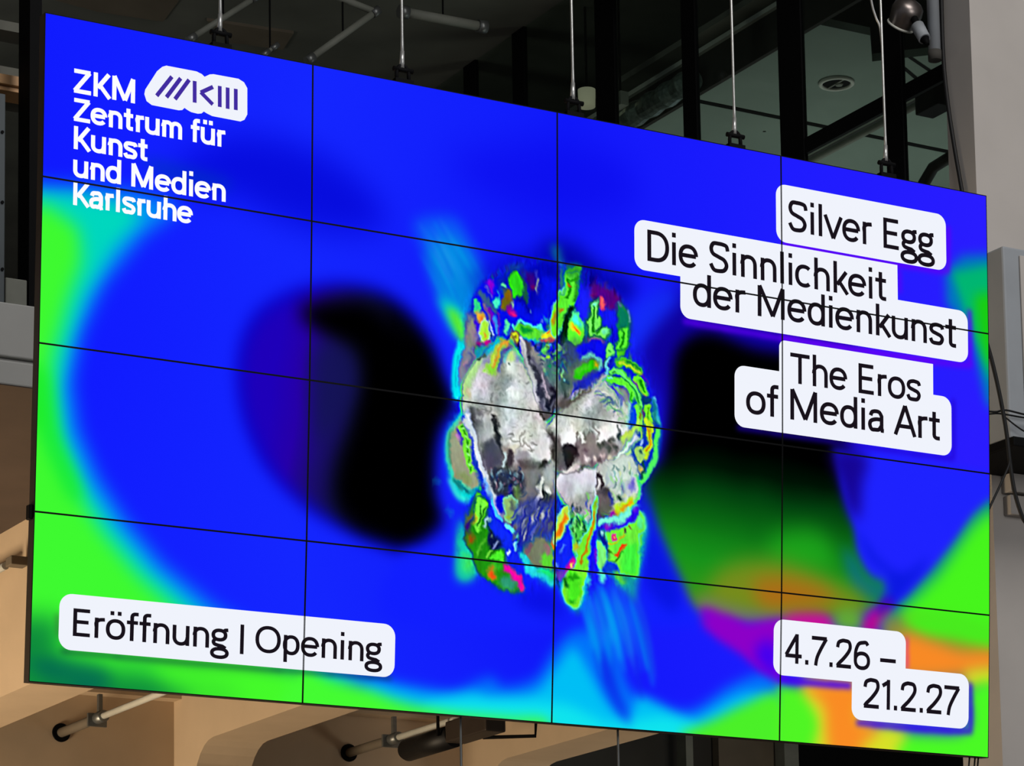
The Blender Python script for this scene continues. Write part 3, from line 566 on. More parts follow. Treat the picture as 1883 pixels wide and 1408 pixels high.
    S('a', [(440, 670), (525, 800), (450, 860), (398, 840)], (44, 200, 140), 1.4); S('a', [(428, 852), (532, 842), (588, 960), (560, 1022), (500, 1032), (450, 940)], (218, 188, 62), 1.6); S('a', [(470, 880), (530, 900), (556, 990), (505, 1005)], (238, 132, 46), 2)
    S('a', [(408, 930), (482, 1020), (525, 1130), (470, 1145), (428, 1040)], (66, 0, 225), 1.8)
    S('a', [(540, 1010), (592, 980), (632, 1080), (652, 1200), (620, 1320), (560, 1285), (508, 1180)], (172, 238, 62), 1, (190, 240, 225)); S('a', [(560, 1130), (600, 1180), (600, 1260), (570, 1220)], (215, 180, 50), 1.4)
    S('a', [(595, 1310), (660, 1290), (690, 1360), (610, 1395)], (190, 0, 140), 2.4)
    S('a', [(905, 1020), (955, 1070), (900, 1205), (876, 1150)], (84, 232, 175), 1, (20, 80, 200))
    Ln('a', [(1008, 1070), (1060, 1140), (1140, 990), (1260, 1062), (1350, 1092), (1398, 1060), (1420, 1140)], 42, (66, 228, 226), 1.2)
    S('a', [(1050, 1145), (1150, 1040), (1280, 1092), (1422, 1125), (1415, 1245), (1300, 1262), (1150, 1225)], (92, 226, 50), 1.6); S('a', [(1150, 1075), (1230, 1100), (1330, 1150), (1290, 1190), (1170, 1180)], (8, 150, 48), 1.6)
    S('a', [(985, 1190), (1060, 1180), (1115, 1235), (1092, 1310), (1020, 1275)], (205, 222, 44), 1.2, (90, 70, 80)); Ln('a', [(1010, 1230), (1040, 1260), (1070, 1240)], 16, (90, 60, 20))
    S('a', [(1428, 1180), (1560, 1122), (1645, 1098), (1645, 1245), (1440, 1262)], (222, 224, 40), 1.4, (120, 225, 120)); Ln('a', [(1500, 1160), (1570, 1130), (1610, 1080)], 26, (232, 130, 40), 1.4); Ln('a', [(1425, 1310), (1540, 1285), (1645, 1272)], 30, (200, 36, 92), 1.6)
    S('a', [(1588, 1110), (1608, 940), (1680, 700), (1720, 630), (1830, 480), (1830, 900), (1768, 1000), (1725, 1110), (1665, 1235)], (112, 240, 42), 1.2, (90, 225, 215)); Ln('a', [(1618, 1050), (1690, 910), (1765, 790)], 40, (190, 108, 20), 1.6)
    Ln('a', [(1460, 920), (1530, 980), (1570, 1010)], 44, (24, 150, 195), 2); Ln('a', [(1300, 800), (1306, 860)], 16, (120, 190, 240)); Ln('a', [(1432, 960), (1436, 1030)], 18, (130, 200, 245))
    Ln('a', [(1060, 660), (1180, 720), (1240, 800), (1290, 850)], 34, (0, 0, 110), 3)
    # ---- zone b: crown, right
    S('b', [(400, 440), (560, 500), (560, 640), (520, 860), (470, 1030), (340, 870), (300, 700)], (24, 30, 252), 3); S('b', [(690, 800), (880, 830), (935, 1000), (860, 1140), (740, 1050), (700, 880)], (18, 24, 242), 3)
    S('b', [(380, 230), (700, 300), (640, 420), (400, 440)], (4, 0, 160), 8, a=.8)
    S('b', [(188, 280), (345, 262), (332, 420), (312, 560), (282, 760), (262, 800), (200, 760), (190, 860), (130, 1000), (56, 1130), (48, 900), (58, 640), (130, 600), (160, 420)], (92, 240, 50), 1.2, (40, 170, 140))
    S('b', [(200, 200), (360, 180), (350, 300), (190, 310)], (16, 110, 40), 6, a=.85)
    Ln('b', [(205, 350), (212, 450), (190, 600), (140, 660)], 32, (18, 135, 12)); Ln('b', [(345, 300), (310, 520), (285, 720)], 34, (4, 88, 34), 1.6); Ln('b', [(190, 380), (330, 350)], 24, (20, 150, 10)); S('b', [(190, 420), (222, 430), (224, 480), (200, 475)], (170, 110, 20), 1.4)
    S('b', [(70, 820), (112, 800), (100, 870), (60, 900)], (200, 100, 20), 2)
    S('b', [(200, 800), (275, 790), (262, 900), (232, 1040), (205, 1240), (110, 1140), (120, 1010), (180, 900)], (0, 38, 10), 2.4); S('b', [(190, 1150), (250, 1340), (420, 1340), (520, 1180), (500, 1320), (330, 1400), (200, 1330)], (0, 78, 14), 5, a=.9)
    S('b', [(265, 886), (330, 890), (400, 960), (452, 1060), (445, 1180), (420, 1290), (322, 1342), (230, 1290), (214, 1180), (234, 1040)], (92, 250, 46), 1.2)
    S('b', [(265, 884), (340, 890), (440, 1028), (446, 1080), (340, 1062), (262, 1010)], (72, 245, 226), 3); S('b', [(248, 1030), (330, 1080), (425, 1160), (390, 1195), (248, 1115)], (238, 236, 34), 2, smooth=False); S('b', [(276, 1052), (402, 1168), (322, 1152)], (240, 128, 16), 1.4, smooth=False)
    S('b', [(538, 800), (570, 720), (640, 678), (658, 760), (642, 900), (650, 980), (690, 920), (712, 1000), (682, 1080), (640, 1092), (642, 1150), (730, 1102), (790, 1098), (805, 1160), (762, 1238), (700, 1205), (620, 1185), (560, 1205), (498, 1030), (545, 960)], (112, 245, 92), 1, (10, 90, 60), ew=3)
    S('b', [(560, 740), (635, 690), (640, 740), (580, 800)], (110, 245, 215), 2); Ln('b', [(592, 760), (582, 960), (592, 1080), (625, 1160)], 38, (8, 128, 10)); Ln('b', [(650, 1170), (690, 1130), (725, 1085)], 26, (8, 130, 16)); S('b', [(740, 1105), (800, 1110), (800, 1170), (760, 1180)], (110, 245, 190), 2)
    S('b', [(518, 1310), (600, 1240), (700, 1256), (730, 1320), (665, 1295), (600, 1278)], (212, 168, 84), 1.4); S('b', [(580, 1300), (650, 1275), (710, 1320), (640, 1340)], (170, 0, 160), 2.4)
    S('b', [(558, 560), (640, 420), (760, 500), (900, 620), (965, 700), (945, 800), (880, 760), (760, 740), (690, 640), (600, 630)], (76, 0, 132), 6, a=.95); S('b', [(560, 570), (610, 560), (600, 615), (570, 610)], (130, 0, 110), 3)
    S('b', [(674, 642), (735, 682), (768, 782), (715, 790)], (228, 40, 130), 2); S('b', [(684, 650), (728, 692), (752, 770), (712, 760)], (245, 118, 84), 1.6)
    S('b', [(960, 715), (1040, 820), (1112, 900), (1134, 1020), (1112, 1105), (1000, 1155), (928, 1120), (958, 960)], (5, 122, 92), 2.4); Ln('b', [(960, 700), (1010, 780)], 18, (90, 110, 170)); Ln('b', [(1108, 820), (1130, 920), (1140, 1020)], 20, (130, 180, 215))
    S('b', [(982, 1145), (1105, 1090), (1095, 1250), (1062, 1405), (925, 1405), (972, 1260)], (86, 238, 52), 1.2, (8, 120, 60)); Ln('b', [(1035, 1130), (1022, 1250), (1000, 1405)], 38, (8, 138, 12))
    # ---- zone c: left mass, top
    S('c', [(290, 190), (400, 190), (450, 350), (330, 550), (245, 720), (230, 560)], (132, 132, 152), 3); Ln('c', [(340, 240), (400, 350), (300, 480)], 34, (70, 80, 150), 2.4); Ln('c', [(330, 360), (290, 460)], 30, (180, 130, 160), 2.4)
    Ln('c', [(240, 60), (170, 300), (140, 520), (160, 800), (170, 940)], 90, (0, 232, 240), 2); Ln('c', [(200, 260), (160, 520), (150, 780)], 22, (0, 180, 215), 1.2)
    Ln('c', [(285, 920), (335, 650), (430, 500), (600, 320)], 64, (172, 226, 136), 3); Ln('c', [(352, 760), (335, 900)], 44, (222, 192, 160), 3); Ln('c', [(470, 380), (560, 300), (600, 250)], 24, (50, 80, 60), 1.4)
    S('c', [(560, 340), (650, 290), (640, 420), (570, 450)], (120, 110, 190), 4, a=.8)
    Ln('c', [(630, 560), (720, 390), (800, 230), (910, 100)], 125, (142, 222, 62), 2.4); Ln('c', [(685, 440), (770, 280), (860, 110), (960, 78)], 50, (222, 148, 48), 1.8); Ln('c', [(670, 420), (750, 260), (830, 120)], 22, (190, 220, 80), 1.4)
    Ln('c', [(800, 520), (850, 300), (930, 180), (1010, 160)], 56, (66, 84, 160), 2.2); Ln('c', [(890, 220), (980, 150), (1040, 160)], 28, (112, 30, 142), 1.6); Ln('c', [(900, 360), (945, 220), (1010, 182)], 34, (60, 186, 206), 1.6)
    S('c', [(950, 300), (1010, 210), (1060, 260), (1050, 340), (990, 350)], (192, 240, 120), 3); S('c', [(920, 420), (970, 320), (1050, 360), (1055, 560), (960, 560)], (240, 243, 241), 4); S('c', [(968, 360), (1000, 360), (998, 400), (970, 395)], (90, 110, 100), 1)
    Ln('c', [(1010, 130), (1110, 230), (1190, 330)], 44, (112, 222, 146), 2); Ln('c', [(1100, 260), (1120, 340)], 50, (100, 110, 200), 3)
    Ln('c', [(640, 240), (740, 140), (840, 60)], 46, (0, 190, 215), 2.4); Ln('c', [(460, 300), (540, 220), (640, 200)], 40, (20, 150, 200), 2.4)
    S('c', [(1195, 40), (1290, 240), (1390, 330), (1450, 480), (1520, 620), (1620, 700), (1655, 820), (1665, 1000), (1600, 1120), (1500, 1255), (1440, 1080), (1340, 760), (1260, 400)], (92, 94, 114), 2.4, rough=4)
    S('c', [(1480, 300), (1600, 330), (1665, 420), (1665, 720), (1590, 700), (1520, 600)], (58, 110, 112), 5, a=.9)
    Ln('c', [(1140, 0), (1215, 220), (1258, 440), (1330, 700), (1430, 1010)], 40, (206, 209, 216), 1.4); Ln('c', [(1270, 260), (1370, 560), (1430, 800), (1530, 1020)], 62, (40, 42, 60), 1.6, rough=5); Ln('c', [(1580, 730), (1650, 860), (1570, 1010), (1560, 1100)], 74, (24, 26, 44), 2, rough=5)
    Ln('c', [(1450, 560), (1480, 760), (1560, 960)], 30, (172, 162, 182), 1.4, rough=4); Ln('c', [(1290, 480), (1330, 640), (1400, 860), (1420, 1060)], 24, (196, 200, 206), 1.2, rough=4); Ln('c', [(1300, 330), (1330, 420)], 40, (150, 152, 170), 2); Ln('c', [(1480, 940), (1520, 1080)], 22, (130, 130, 150), 1.2)
    S('c', [(1450, 1100), (1560, 1120), (1620, 1200), (1510, 1260)], (96, 96, 96), 2); Ln('c', [(1440, 1130), (1490, 1270)], 22, (40, 44, 40), 1)
    for (x, y, w2, h2, c) in ((1500, 190, 110, 60, (92, 228, 90)), (1540, 280, 80, 60, (150, 228, 60)), (1730, 150, 40, 130, (120, 240, 140)), (1790, 220, 36, 120, (90, 230, 90)), (1740, 300, 36, 90, (30, 160, 70)), (1770, 520, 26, 60, (130, 235, 190)), (1800, 640, 40, 60, (120, 220, 220)), (1640, 120, 30, 80, (20, 30, 200)), (1570, 130, 60, 40, (80, 190, 225)), (1300, 110, 70, 90, (20, 20, 190)), (1390, 120, 50, 70, (60, 70, 170)), (1620, 280, 50, 60, (10, 20, 130)), (1580, 420, 40, 60, (20, 130, 90))):
        S('c', [(x - w2 / 2, y - h2 * .2), (x, y - h2 / 2), (x + w2 / 2, y + h2 * .1), (x + w2 * .1, y + h2 / 2)], c, 1, rough=4)
    S('c', [(980, 808), (1050, 830), (1135, 930), (1010, 915)], (247, 247, 247), 2); S('c', [(940, 780), (985, 760), (1020, 775), (960, 800)], (246, 247, 246), 1)
    for pts, w2 in (([(920, 785), (1010, 740)], 12), ([(980, 640), (1012, 690)], 16), ([(750, 800), (880, 792)], 12), ([(740, 740), (790, 745)], 16), ([(930, 570), (965, 575)], 22), ([(1130, 680), (1145, 720)], 14), ([(1220, 720), (1270, 700)], 22), ([(790, 470), (770, 500)], 40), ([(720, 840), (690, 960), (720, 1000)], 30), ([(800, 870), (900, 900)], 26)):
        Ln('c', pts, w2, (128, 132, 130), 1.4, .8)
    S('c', [(400, 1040), (500, 1090), (560, 1190), (552, 1405), (440, 1405)], (112, 114, 122), 2.2, rough=4); Ln('c', [(380, 1050), (410, 1200), (440, 1405)], 40, (58, 60, 66), 1.6); Ln('c', [(470, 1180), (500, 1260), (520, 1200)], 30, (170, 175, 178), 1.4)
    for pts in ([(540, 1110), (620, 1160), (560, 1172)], [(585, 1060), (590, 1120), (640, 1130)], [(480, 1100), (530, 1130)], [(560, 1190), (640, 1170), (690, 1060)]): Ln('c', pts, 12, (90, 96, 92), 1)
    S('c', [(560, 1210), (690, 1190), (700, 1405), (560, 1405)], (206, 208, 212), 3); Ln('c', [(705, 1160), (725, 1280), (760, 1405)], 46, (38, 40, 48), 1.4)
    # ---- zone d: right mass, top, and nested bands
    S('d', [(60, 120), (330, 60), (720, 30), (770, 300), (840, 520), (700, 620), (420, 760), (330, 760), (200, 600), (140, 300)], (60, 84, 96), 6, a=.8)
    S('d', [(340, 150), (660, 20), (750, 120), (765, 320), (720, 390), (620, 285), (520, 255), (390, 340)], (10, 12, 236), 3); S('d', [(300, 690), (560, 590), (760, 430), (805, 500), (700, 610), (500, 690), (340, 745)], (10, 16, 222), 4)
    S('d', [(170, 560), (330, 420), (520, 330), (400, 600), (240, 640)], (112, 132, 112), 6, a=.9); S('d', [(298, 580), (330, 460), (470, 385), (580, 338), (656, 400), (652, 465), (560, 525), (430, 605), (310, 610)], (34, 192, 12), 1.8); S('d', [(330, 480), (460, 420), (540, 440), (420, 520), (340, 540)], (80, 215, 40), 3, a=.8)
    Ln('d', [(420, 330), (540, 262), (620, 300), (705, 400), (660, 510)], 38, (112, 236, 204), 2); S('d', [(600, 370), (650, 380), (665, 450), (610, 440)], (200, 160, 30), 2.4)
    S('d', [(780, 140), (850, 88), (890, 190), (855, 290), (780, 298), (756, 200)], (112, 246, 102), 1, (10, 90, 120)); Ln('d', [(790, 180), (850, 215)], 14, (10, 120, 40)); Ln('d', [(835, 310), (798, 420), (822, 500), (770, 620)], 42, (96, 204, 232), 1.4)
    Ln('d', [(790, 590), (600, 730), (330, 920), (60, 1120)], 40, (192, 192, 188), 1.6, rough=4); Ln('d', [(520, 750), (330, 905), (80, 1050)], 50, (88, 80, 76), 2, rough=6); S('d', [(50, 960), (230, 930), (240, 990), (110, 1080), (50, 1090)], (96, 90, 84), 3)
    for k in range(9): Ln('d', [(250 + 34 * k, 960 - 26 * k), (290 + 34 * k, 840 - 18 * k)], 12, [(230, 230, 226), (70, 62, 58)][k % 2], 1, .8)
    S('d', [(640, 700), (900, 760), (1000, 900), (1080, 1100), (1100, 1405), (1030, 1405), (960, 1000), (800, 820)], (165, 200, 160), 5, a=.75, rough=5)
    Ln('d', [(870, 760), (930, 860), (1010, 960), (1020, 1060)], 60, (42, 52, 210), 2.2, rough=7); S('d', [(930, 780), (1060, 790), (1120, 900), (1150, 1100), (1080, 1050), (1000, 880)], (146, 150, 122), 3, a=.9); S('d', [(1020, 900), (1060, 940), (1050, 1020), (1010, 980)], (100, 80, 200), 3, a=.8)
    for k in range(12): Ln('d', [(700 + 24 * k, 690 + 20 * k), (780 + 22 * k, 740 + 26 * k), (860 + 16 * k, 800 + 34 * k)], 12, [(236, 240, 236), (60, 100, 110), (150, 215, 160)][k % 3], 1, .8)
    Ln('d', [(940, 395), (1090, 368), (1200, 440), (1305, 545)], 90, (70, 190, 30), 1.6); Ln('d', [(1000, 380), (1110, 400), (1290, 520)], 30, (190, 220, 50), 1.4); Ln('d', [(1120, 350), (1230, 410), (1310, 500)], 24, (10, 110, 60), 1.4)
    Ln('d', [(1235, 575), (1310, 690), (1385, 860)], 96, (100, 238, 50), 1.2); Ln('d', [(1290, 640), (1340, 740), (1375, 830)], 36, (16, 146, 10), 1.2); Ln('d', [(1215, 640), (1280, 780)], 28, (170, 62, 112), 1.6); Ln('d', [(1310, 530), (1370, 620), (1410, 700)], 28, (110, 10, 150), 2, .8)
    S('d', [(880, 590), (1030, 610), (1060, 650), (900, 630)], (0, 60, 120), 1.4)
    Ln('d', [(790, 642), (940, 672), (1070, 692), (1150, 830), (1215, 1010)], 96, (92, 240, 56), 1.2); Ln('d', [(860, 562), (970, 500), (1060, 580), (1165, 700), (1255, 880), (1305, 1040)], 62, (96, 240, 112), 1.2); Ln('d', [(1060, 620), (1110, 660), (1210, 810), (1275, 1010)], 26, (10, 138, 30)); Ln('d', [(900, 560), (960, 520)], 20, (20, 110, 50)); Ln('d', [(800, 640), (900, 640)], 26, (110, 230, 225))
    Ln('d', [(1150, 860), (1170, 960), (1230, 1000)], 26, (20, 150, 20)); S('d', [(1180, 1000), (1230, 1030), (1240, 1405), (1150, 1405)], (0, 70, 215), 2.2); Ln('d', [(1130, 980), (1140, 1200), (1120, 1405)], 34, (150, 230, 220), 1.6)
    Ln('d', [(1235, 1050), (1290, 1200), (1290, 1405)], 96, (104, 240, 72), 1.2); Ln('d', [(1312, 1150), (1312, 1270)], 24, (140, 100, 20)); S('d', [(1300, 900), (1450, 910), (1480, 960), (1360, 1010)], (0, 60, 110), 2.4)
    Ln('d', [(1405, 985), (1430, 1150), (1440, 1300), (1420, 1405)], 98, (118, 236, 46), 1.2); Ln('d', [(1440, 1040), (1420, 1180), (1440, 1280)], 26, (60, 150, 20)); Ln('d', [(1350, 1100), (1352, 1240)], 20, (150, 60, 60), 1.4)
    Ln('d', [(1520, 890), (1545, 1070)], 26, (86, 176, 244), 1.4); Ln('d', [(1510, 960), (1530, 1200), (1540, 1405)], 56, (10, 110, 130), 2.4, .9); Ln('d', [(1562, 1210), (1565, 1390)], 26, (60, 190, 210), 1.6)
    # ---- zone e: left mass, bottom, and the left ear
    S('e', [(20, 300), (70, 160), (200, 40), (330, 60), (400, 500), (480, 800), (500, 960), (380, 1040), (180, 960), (60, 700)], (152, 158, 128), 2.4); Ln('e', [(200, 30), (70, 180), (22, 330), (30, 640), (110, 900), (250, 1030), (400, 1030)], 40, (60, 215, 175), 2); Ln('e', [(110, 900), (240, 1070), (380, 1110)], 40, (0, 110, 120), 2); Ln('e', [(60, 180), (40, 420), (70, 700)], 20, (20, 120, 90), 1.6)
    S('e', [(150, 820), (300, 840), (420, 900), (380, 1000), (250, 980)], (130, 150, 90), 3, a=.8, rough=5)
    Ln('e', [(180, 130), (208, 280), (250, 420)], 54, (34, 34, 176), 1.8); Ln('e', [(160, 240), (186, 350)], 40, (200, 124, 192), 2.2)
    Ln('e', [(245, 60), (285, 300), (320, 500), (350, 680), (440, 830)], 100, (118, 234, 56), 1.4, rough=5)
    for k in range(16):
        y = 100 + k * 45; x = 250 + (y - 60) * .17; Ln('e', [(x - 20, y), (x + 14, y + 16), (x + 4, y + 44)], 16, [(8, 92, 12), (170, 240, 190), (16, 130, 20)][k % 3], 1, .9)
    Ln('e', [(300, 40), (385, 330), (430, 650), (545, 960)], 46, (0, 42, 204), 1.6)
    Ln('e', [(300, 0), (430, 330), (545, 680), (650, 1050), (770, 1340)], 84, (204, 216, 228), 1.4); Ln('e', [(560, 900), (640, 1120), (740, 1400)], 34, (70, 150, 250), 1.6); Ln('e', [(425, 60), (505, 420), (600, 790)], 28, (98, 98, 108), 1.4)
    S('e', [(470, 180), (700, 0), (720, 240), (600, 380), (540, 500)], (188, 190, 196), 4, a=.8); S('e', [(580, 370), (720, 300), (800, 420), (845, 600), (800, 740), (690, 825), (620, 760), (560, 560)], (72, 72, 88), 4); Ln('e', [(720, 0), (765, 200), (815, 410)], 64, (36, 38, 48), 1.6)
    S('e', [(1240, 400), (1540, 290), (1570, 560), (1440, 665), (1290, 645), (1240, 520)], (238, 241, 242), 3)
    for pts in ([(930, 250), (1000, 262), (940, 322), (1105, 342), (1112, 250), (1205, 190)], [(1105, 342), (1135, 420), (1050, 512), (960, 460)], [(1210, 360), (1320, 500), (1230, 470)], [(1180, 300), (1200, 380), (1150, 440)], [(1270, 250), (1330, 240)], [(1280, 380), (1380, 360)], [(830, 290), (860, 330)]): Ln('e', pts, 15, (116, 118, 114), 1)
    S('e', [(850, 420), (940, 410), (960, 470), (880, 500)], (150, 140, 140), 2); S('e', [(940, 440), (1080, 400), (1100, 480), (1000, 540)], (205, 206, 190), 2)
    S('e', [(1010, 540), (1240, 500), (1260, 640), (1060, 680)], (150, 152, 160), 3); S('e', [(920, 480), (1010, 510), (1015, 700), (920, 690)], (52, 48, 58), 2); Ln('e', [(880, 510), (880, 640), (840, 740)], 34, (170, 190, 196), 1.4)
    S('e', [(1110, 660), (1450, 700), (1490, 800), (1400, 1000), (1300, 1270), (1180, 1020)], (124, 124, 127), 3); S('e', [(1110, 660), (1300, 690), (1400, 740), (1200, 800), (1130, 760)], (78, 76, 80), 3.4); Ln('e', [(1530, 615), (1510, 680), (1420, 750)], 56, (38, 38, 38), 1.6)
    S('e', [(690, 820), (1000, 780), (1160, 880), (1185, 1080), (1060, 1200), (980, 1360), (880, 1310), (760, 1190), (660, 1000)], (42, 50, 72), 3, rough=5)
    r2 = np.random.default_rng(21)
    for k in range(60):
        x = 680 + r2.random() * 460; y = 740 + r2.random() * 330
        if x < 660 + (y - 800) * .25: continue
        Ln('e', [(x, y), (x + 14 + r2.normal() * 14, y + 34), (x - 4 + r2.normal() * 20, y + 74)], 14 + 10 * r2.random(), [(116, 168, 186), (20, 40, 90), (150, 180, 190), (80, 100, 120), (160, 120, 140), (20, 22, 40)][k % 6], 1, .85, 4, True)
    S('e', [(1060, 1010), (1120, 1080), (1090, 1230), (1040, 1180)], (96, 140, 60), 3, a=.85); Ln('e', [(980, 1000), (990, 1200), (1010, 1360)], 34, (10, 20, 150), 2.4)
    S('e', [(755, 1190), (900, 1180), (915, 1405), (800, 1405)], (6, 12, 216), 2.4)
    S('e', [(1480, 860), (1640, 620), (1660, 1100), (1600, 1130), (1500, 1020)], (176, 178, 174), 3, a=.9)
    Ln('e', [(1490, 890), (1420, 1060), (1380, 1200), (1310, 1405)], 46, (226, 227, 225), 1.4); Ln('e', [(1462, 1070), (1440, 1200), (1370, 1350)], 32, (38, 40, 46), 1.2); Ln('e', [(1500, 1040), (1560, 1070), (1600, 1140)], 40, (222, 222, 220), 1.4); Ln('e', [(1632, 1140), (1600, 1350)], 44, (78, 76, 84), 1.6); Ln('e', [(1500, 1080), (1530, 1120)], 30, (50, 50, 54), 1.2)
    for k in range(20):
        x = 1230 + r2.random() * 400; y = 1240 + r2.random() * 130; Ln('e', [(x, y), (x - 20, y + 60), (x - 50, y + 130)], 16, [(60, 70, 170), (150, 160, 180), (30, 40, 90), (110, 116, 124)][k % 4], 1.2, .8, 4, True)
    # ---- zone f: right mass, bottom
    S('f', [(30, 280), (110, 380), (140, 690), (60, 830), (30, 700)], (92, 86, 86), 2.4, rough=5); S('f', [(70, 235), (310, 195), (318, 385), (115, 392)], (246, 247, 248), 2)
    S('f', [(320, 300), (640, 250), (660, 385), (900, 360), (925, 540), (760, 645), (640, 685), (420, 690), (320, 560)], (130, 120, 123), 2.6, rough=5); S('f', [(612, 130), (945, 80), (945, 230), (800, 325), (656, 338), (640, 200)], (237, 239, 237), 2)
    S('f', [(135, 398), (335, 398), (345, 520), (285, 650), (205, 745), (140, 710), (115, 500)], (30, 26, 31), 1.6, rough=4)
    Ln('f', [(390, 160), (420, 240), (440, 360)], 40, (240, 241, 239), 1.2); Ln('f', [(350, 150), (340, 260), (330, 320)], 22, (96, 90, 92), 1.2); Ln('f', [(430, 170), (470, 300)], 18, (100, 96, 96), 1); Ln('f', [(610, 60), (600, 140), (650, 190), (640, 320)], 18, (110, 106, 104), 1)
    for (x, y) in ((700, 420), (760, 400), (840, 340), (880, 300), (900, 430), (820, 460)): S('f', [(x - 30, y - 30), (x + 20, y - 44), (x + 30, y + 30), (x - 14, y + 40)], (60, 66, 62), 1.6, rough=4)
    S('f', [(960, 200), (1015, 215), (1020, 340), (965, 330)], (44, 62, 62), 1.6); Ln('f', [(945, 90), (950, 180), (1010, 185)], 20, (70, 80, 74), 1)
    for (x, y, c) in ((480, 620, (232, 224, 222)), (600, 610, (222, 208, 200)), (730, 560, (200, 180, 180)), (860, 560, (205, 200, 176)), (560, 660, (100, 84, 96)), (690, 640, (84, 72, 76)), (470, 470, (96, 84, 92))): S('f', [(x - 40, y), (x, y - 40), (x + 40, y + 6), (x, y + 40)], c, 2, rough=5)
    S('f', [(95, 795), (250, 725), (375, 705), (350, 780), (200, 835)], (236, 228, 222), 2); Ln('f', [(60, 842), (200, 852), (350, 790), (450, 710)], 20, (72, 66, 62), 1.2)
    S('f', [(40, 880), (330, 800), (600, 755), (622, 1000), (600, 1100), (300, 1150), (60, 1110)], (216, 217, 224), 3)
    S('f', [(60, 1060), (280, 1000), (300, 1130), (60, 1180)], (176, 178, 188), 5, a=.8)
    S('f', [(660, 790), (900, 640), (1140, 480), (1260, 660), (1280, 900), (1270, 1180), (1080, 1330), (900, 1300), (830, 1050), (720, 1000)], (206, 222, 208), 4, a=.8, rough=6)
    for k in range(34):
        x = 850 + r2.random() * 380; y = 640 + r2.random() * 560; Ln('f', [(x, y), (x + 16, y + 50), (x + 6 + r2.normal() * 14, y + 110)], 18 + 10 * r2.random(), [(150, 222, 130), (240, 244, 240), (70, 110, 110), (215, 232, 160), (130, 190, 190), (190, 205, 200)][k % 6], 1.3, .75, 5, True)
    S('f', [(960, 1180), (1010, 1170), (1025, 1265), (970, 1270)], (18, 60, 40), 1.6); S('f', [(1150, 920), (1205, 930), (1212, 1080), (1150, 1090)], (108, 100, 222), 3); Ln('f', [(1040, 1020), (1060, 1120)], 30, (60, 80, 160), 1.6)
    Ln('f', [(625, 825), (695, 900), (718, 1000), (690, 1085)], 46, (38, 33, 36), 1.4); Ln('f', [(682, 930), (680, 1000), (655, 1070)], 40, (222, 220, 218), 1.2); Ln('f', [(640, 860), (640, 1000), (632, 1060)], 30, (60, 54, 60), 1.4)
    S('f', [(635, 1095), (830, 1060), (868, 1250), (845, 1405), (615, 1405)], (98, 97, 93), 2.4); S('f', [(690, 1070), (830, 1070), (840, 1180), (720, 1160)], (50, 54, 60), 3, a=.8); Ln('f', [(850, 1130), (890, 1340)], 40, (12, 24, 160), 1.8); Ln('f', [(608, 800), (620, 1080), (580, 1400)], 26, (216, 220, 236), 1.2)
    Ln('f', [(1272, 860), (1292, 1000), (1262, 1200), (1090, 1405)], 52, (66, 240, 126), 1.6); Ln('f', [(920, 1385), (1050, 1345), (1205, 1215)], 116, (190, 236, 34), 1.6); Ln('f', [(1000, 1390), (1080, 1345), (1190, 1245)], 44, (236, 140, 22), 1.6)
    S('f', [(1160, 480), (1340, 240), (1360, 100), (1600, 100), (1600, 500), (1440, 800), (1300, 960), (1270, 700)], (0, 56, 176), 2.4)
    Ln('f', [(1375, 0), (1465, 120), (1420, 260), (1465, 380), (1400, 500), (1345, 610)], 84, (186, 226, 40), 1.2, rough=4); Ln('f', [(1440, 110), (1425, 250), (1450, 380), (1400, 490)], 28, (200, 136, 20), 1.4, rough=4)
    Ln('f', [(1565, 160), (1545, 420), (1530, 620), (1420, 800), (1305, 970)], 76, (76, 240, 100), 1.4); S('f', [(1205, 440), (1330, 415), (1375, 560), (1310, 690), (1240, 600)], (150, 202, 112), 1.4); S('f', [(1290, 470), (1340, 480), (1340, 540), (1300, 520)], (60, 110, 90), 1.4); S('f', [(1300, 300), (1340, 290), (1330, 400), (1290, 390)], (130, 170, 240), 1.4)
    S('f', [(1280, 730), (1350, 740), (1340, 830), (1300, 830)], (210, 190, 80), 1.6); Ln('f', [(1340, 640), (1370, 760), (1310, 900)], 26, (10, 80, 60), 1.4)
    Ln('f', [(1020, 340), (1190, 220), (1310, 40)], 74, (172, 230, 92), 2.4); Ln('f', [(940, 560), (1100, 430), (1260, 260)], 56, (226, 238, 224), 2.4); Ln('f', [(1060, 320), (1180, 190)], 40, (205, 205, 70), 3, .8)
    # ---- zone h: lower left wing and middle
    S('h', [(180, 290), (240, 470), (330, 720), (372, 900), (300, 1000), (180, 1000), (140, 800)], (16, 196, 176), 5); S('h', [(200, 700), (330, 740), (340, 880), (230, 940)], (60, 236, 104), 5)
    S('h', [(384, -10), (500, -10), (522, 120), (512, 260), (545, 420), (610, 590), (740, 618), (748, 800), (800, 900), (932, 1090), (930, 1162), (860, 1172), (700, 1122), (560, 1062), (480, 1000), (420, 900), (340, 720), (258, 480), (280, 330), (350, 200)], (30, 142, 16), 1.6, (6, 60, 140), rough=2.5)
    S('h', [(384, -10), (498, 10), (522, 130), (470, 260), (420, 405), (376, 300)], (114, 240, 62), 1.2); Ln('h', [(440, 60), (440, 230), (400, 340)], 18, (0, 84, 10)); Ln('h', [(500, 90), (472, 200), (430, 280)], 16, (0, 84, 14)); S('h', [(350, 170), (385, 190), (380, 310), (355, 320)], (200, 190, 40), 1.6)
    S('h', [(285, 470), (372, 450), (362, 560), (310, 575)], (150, 80, 12), 3); S('h', [(258, 330), (330, 240), (322, 400), (280, 440)], (52, 0, 132), 3)
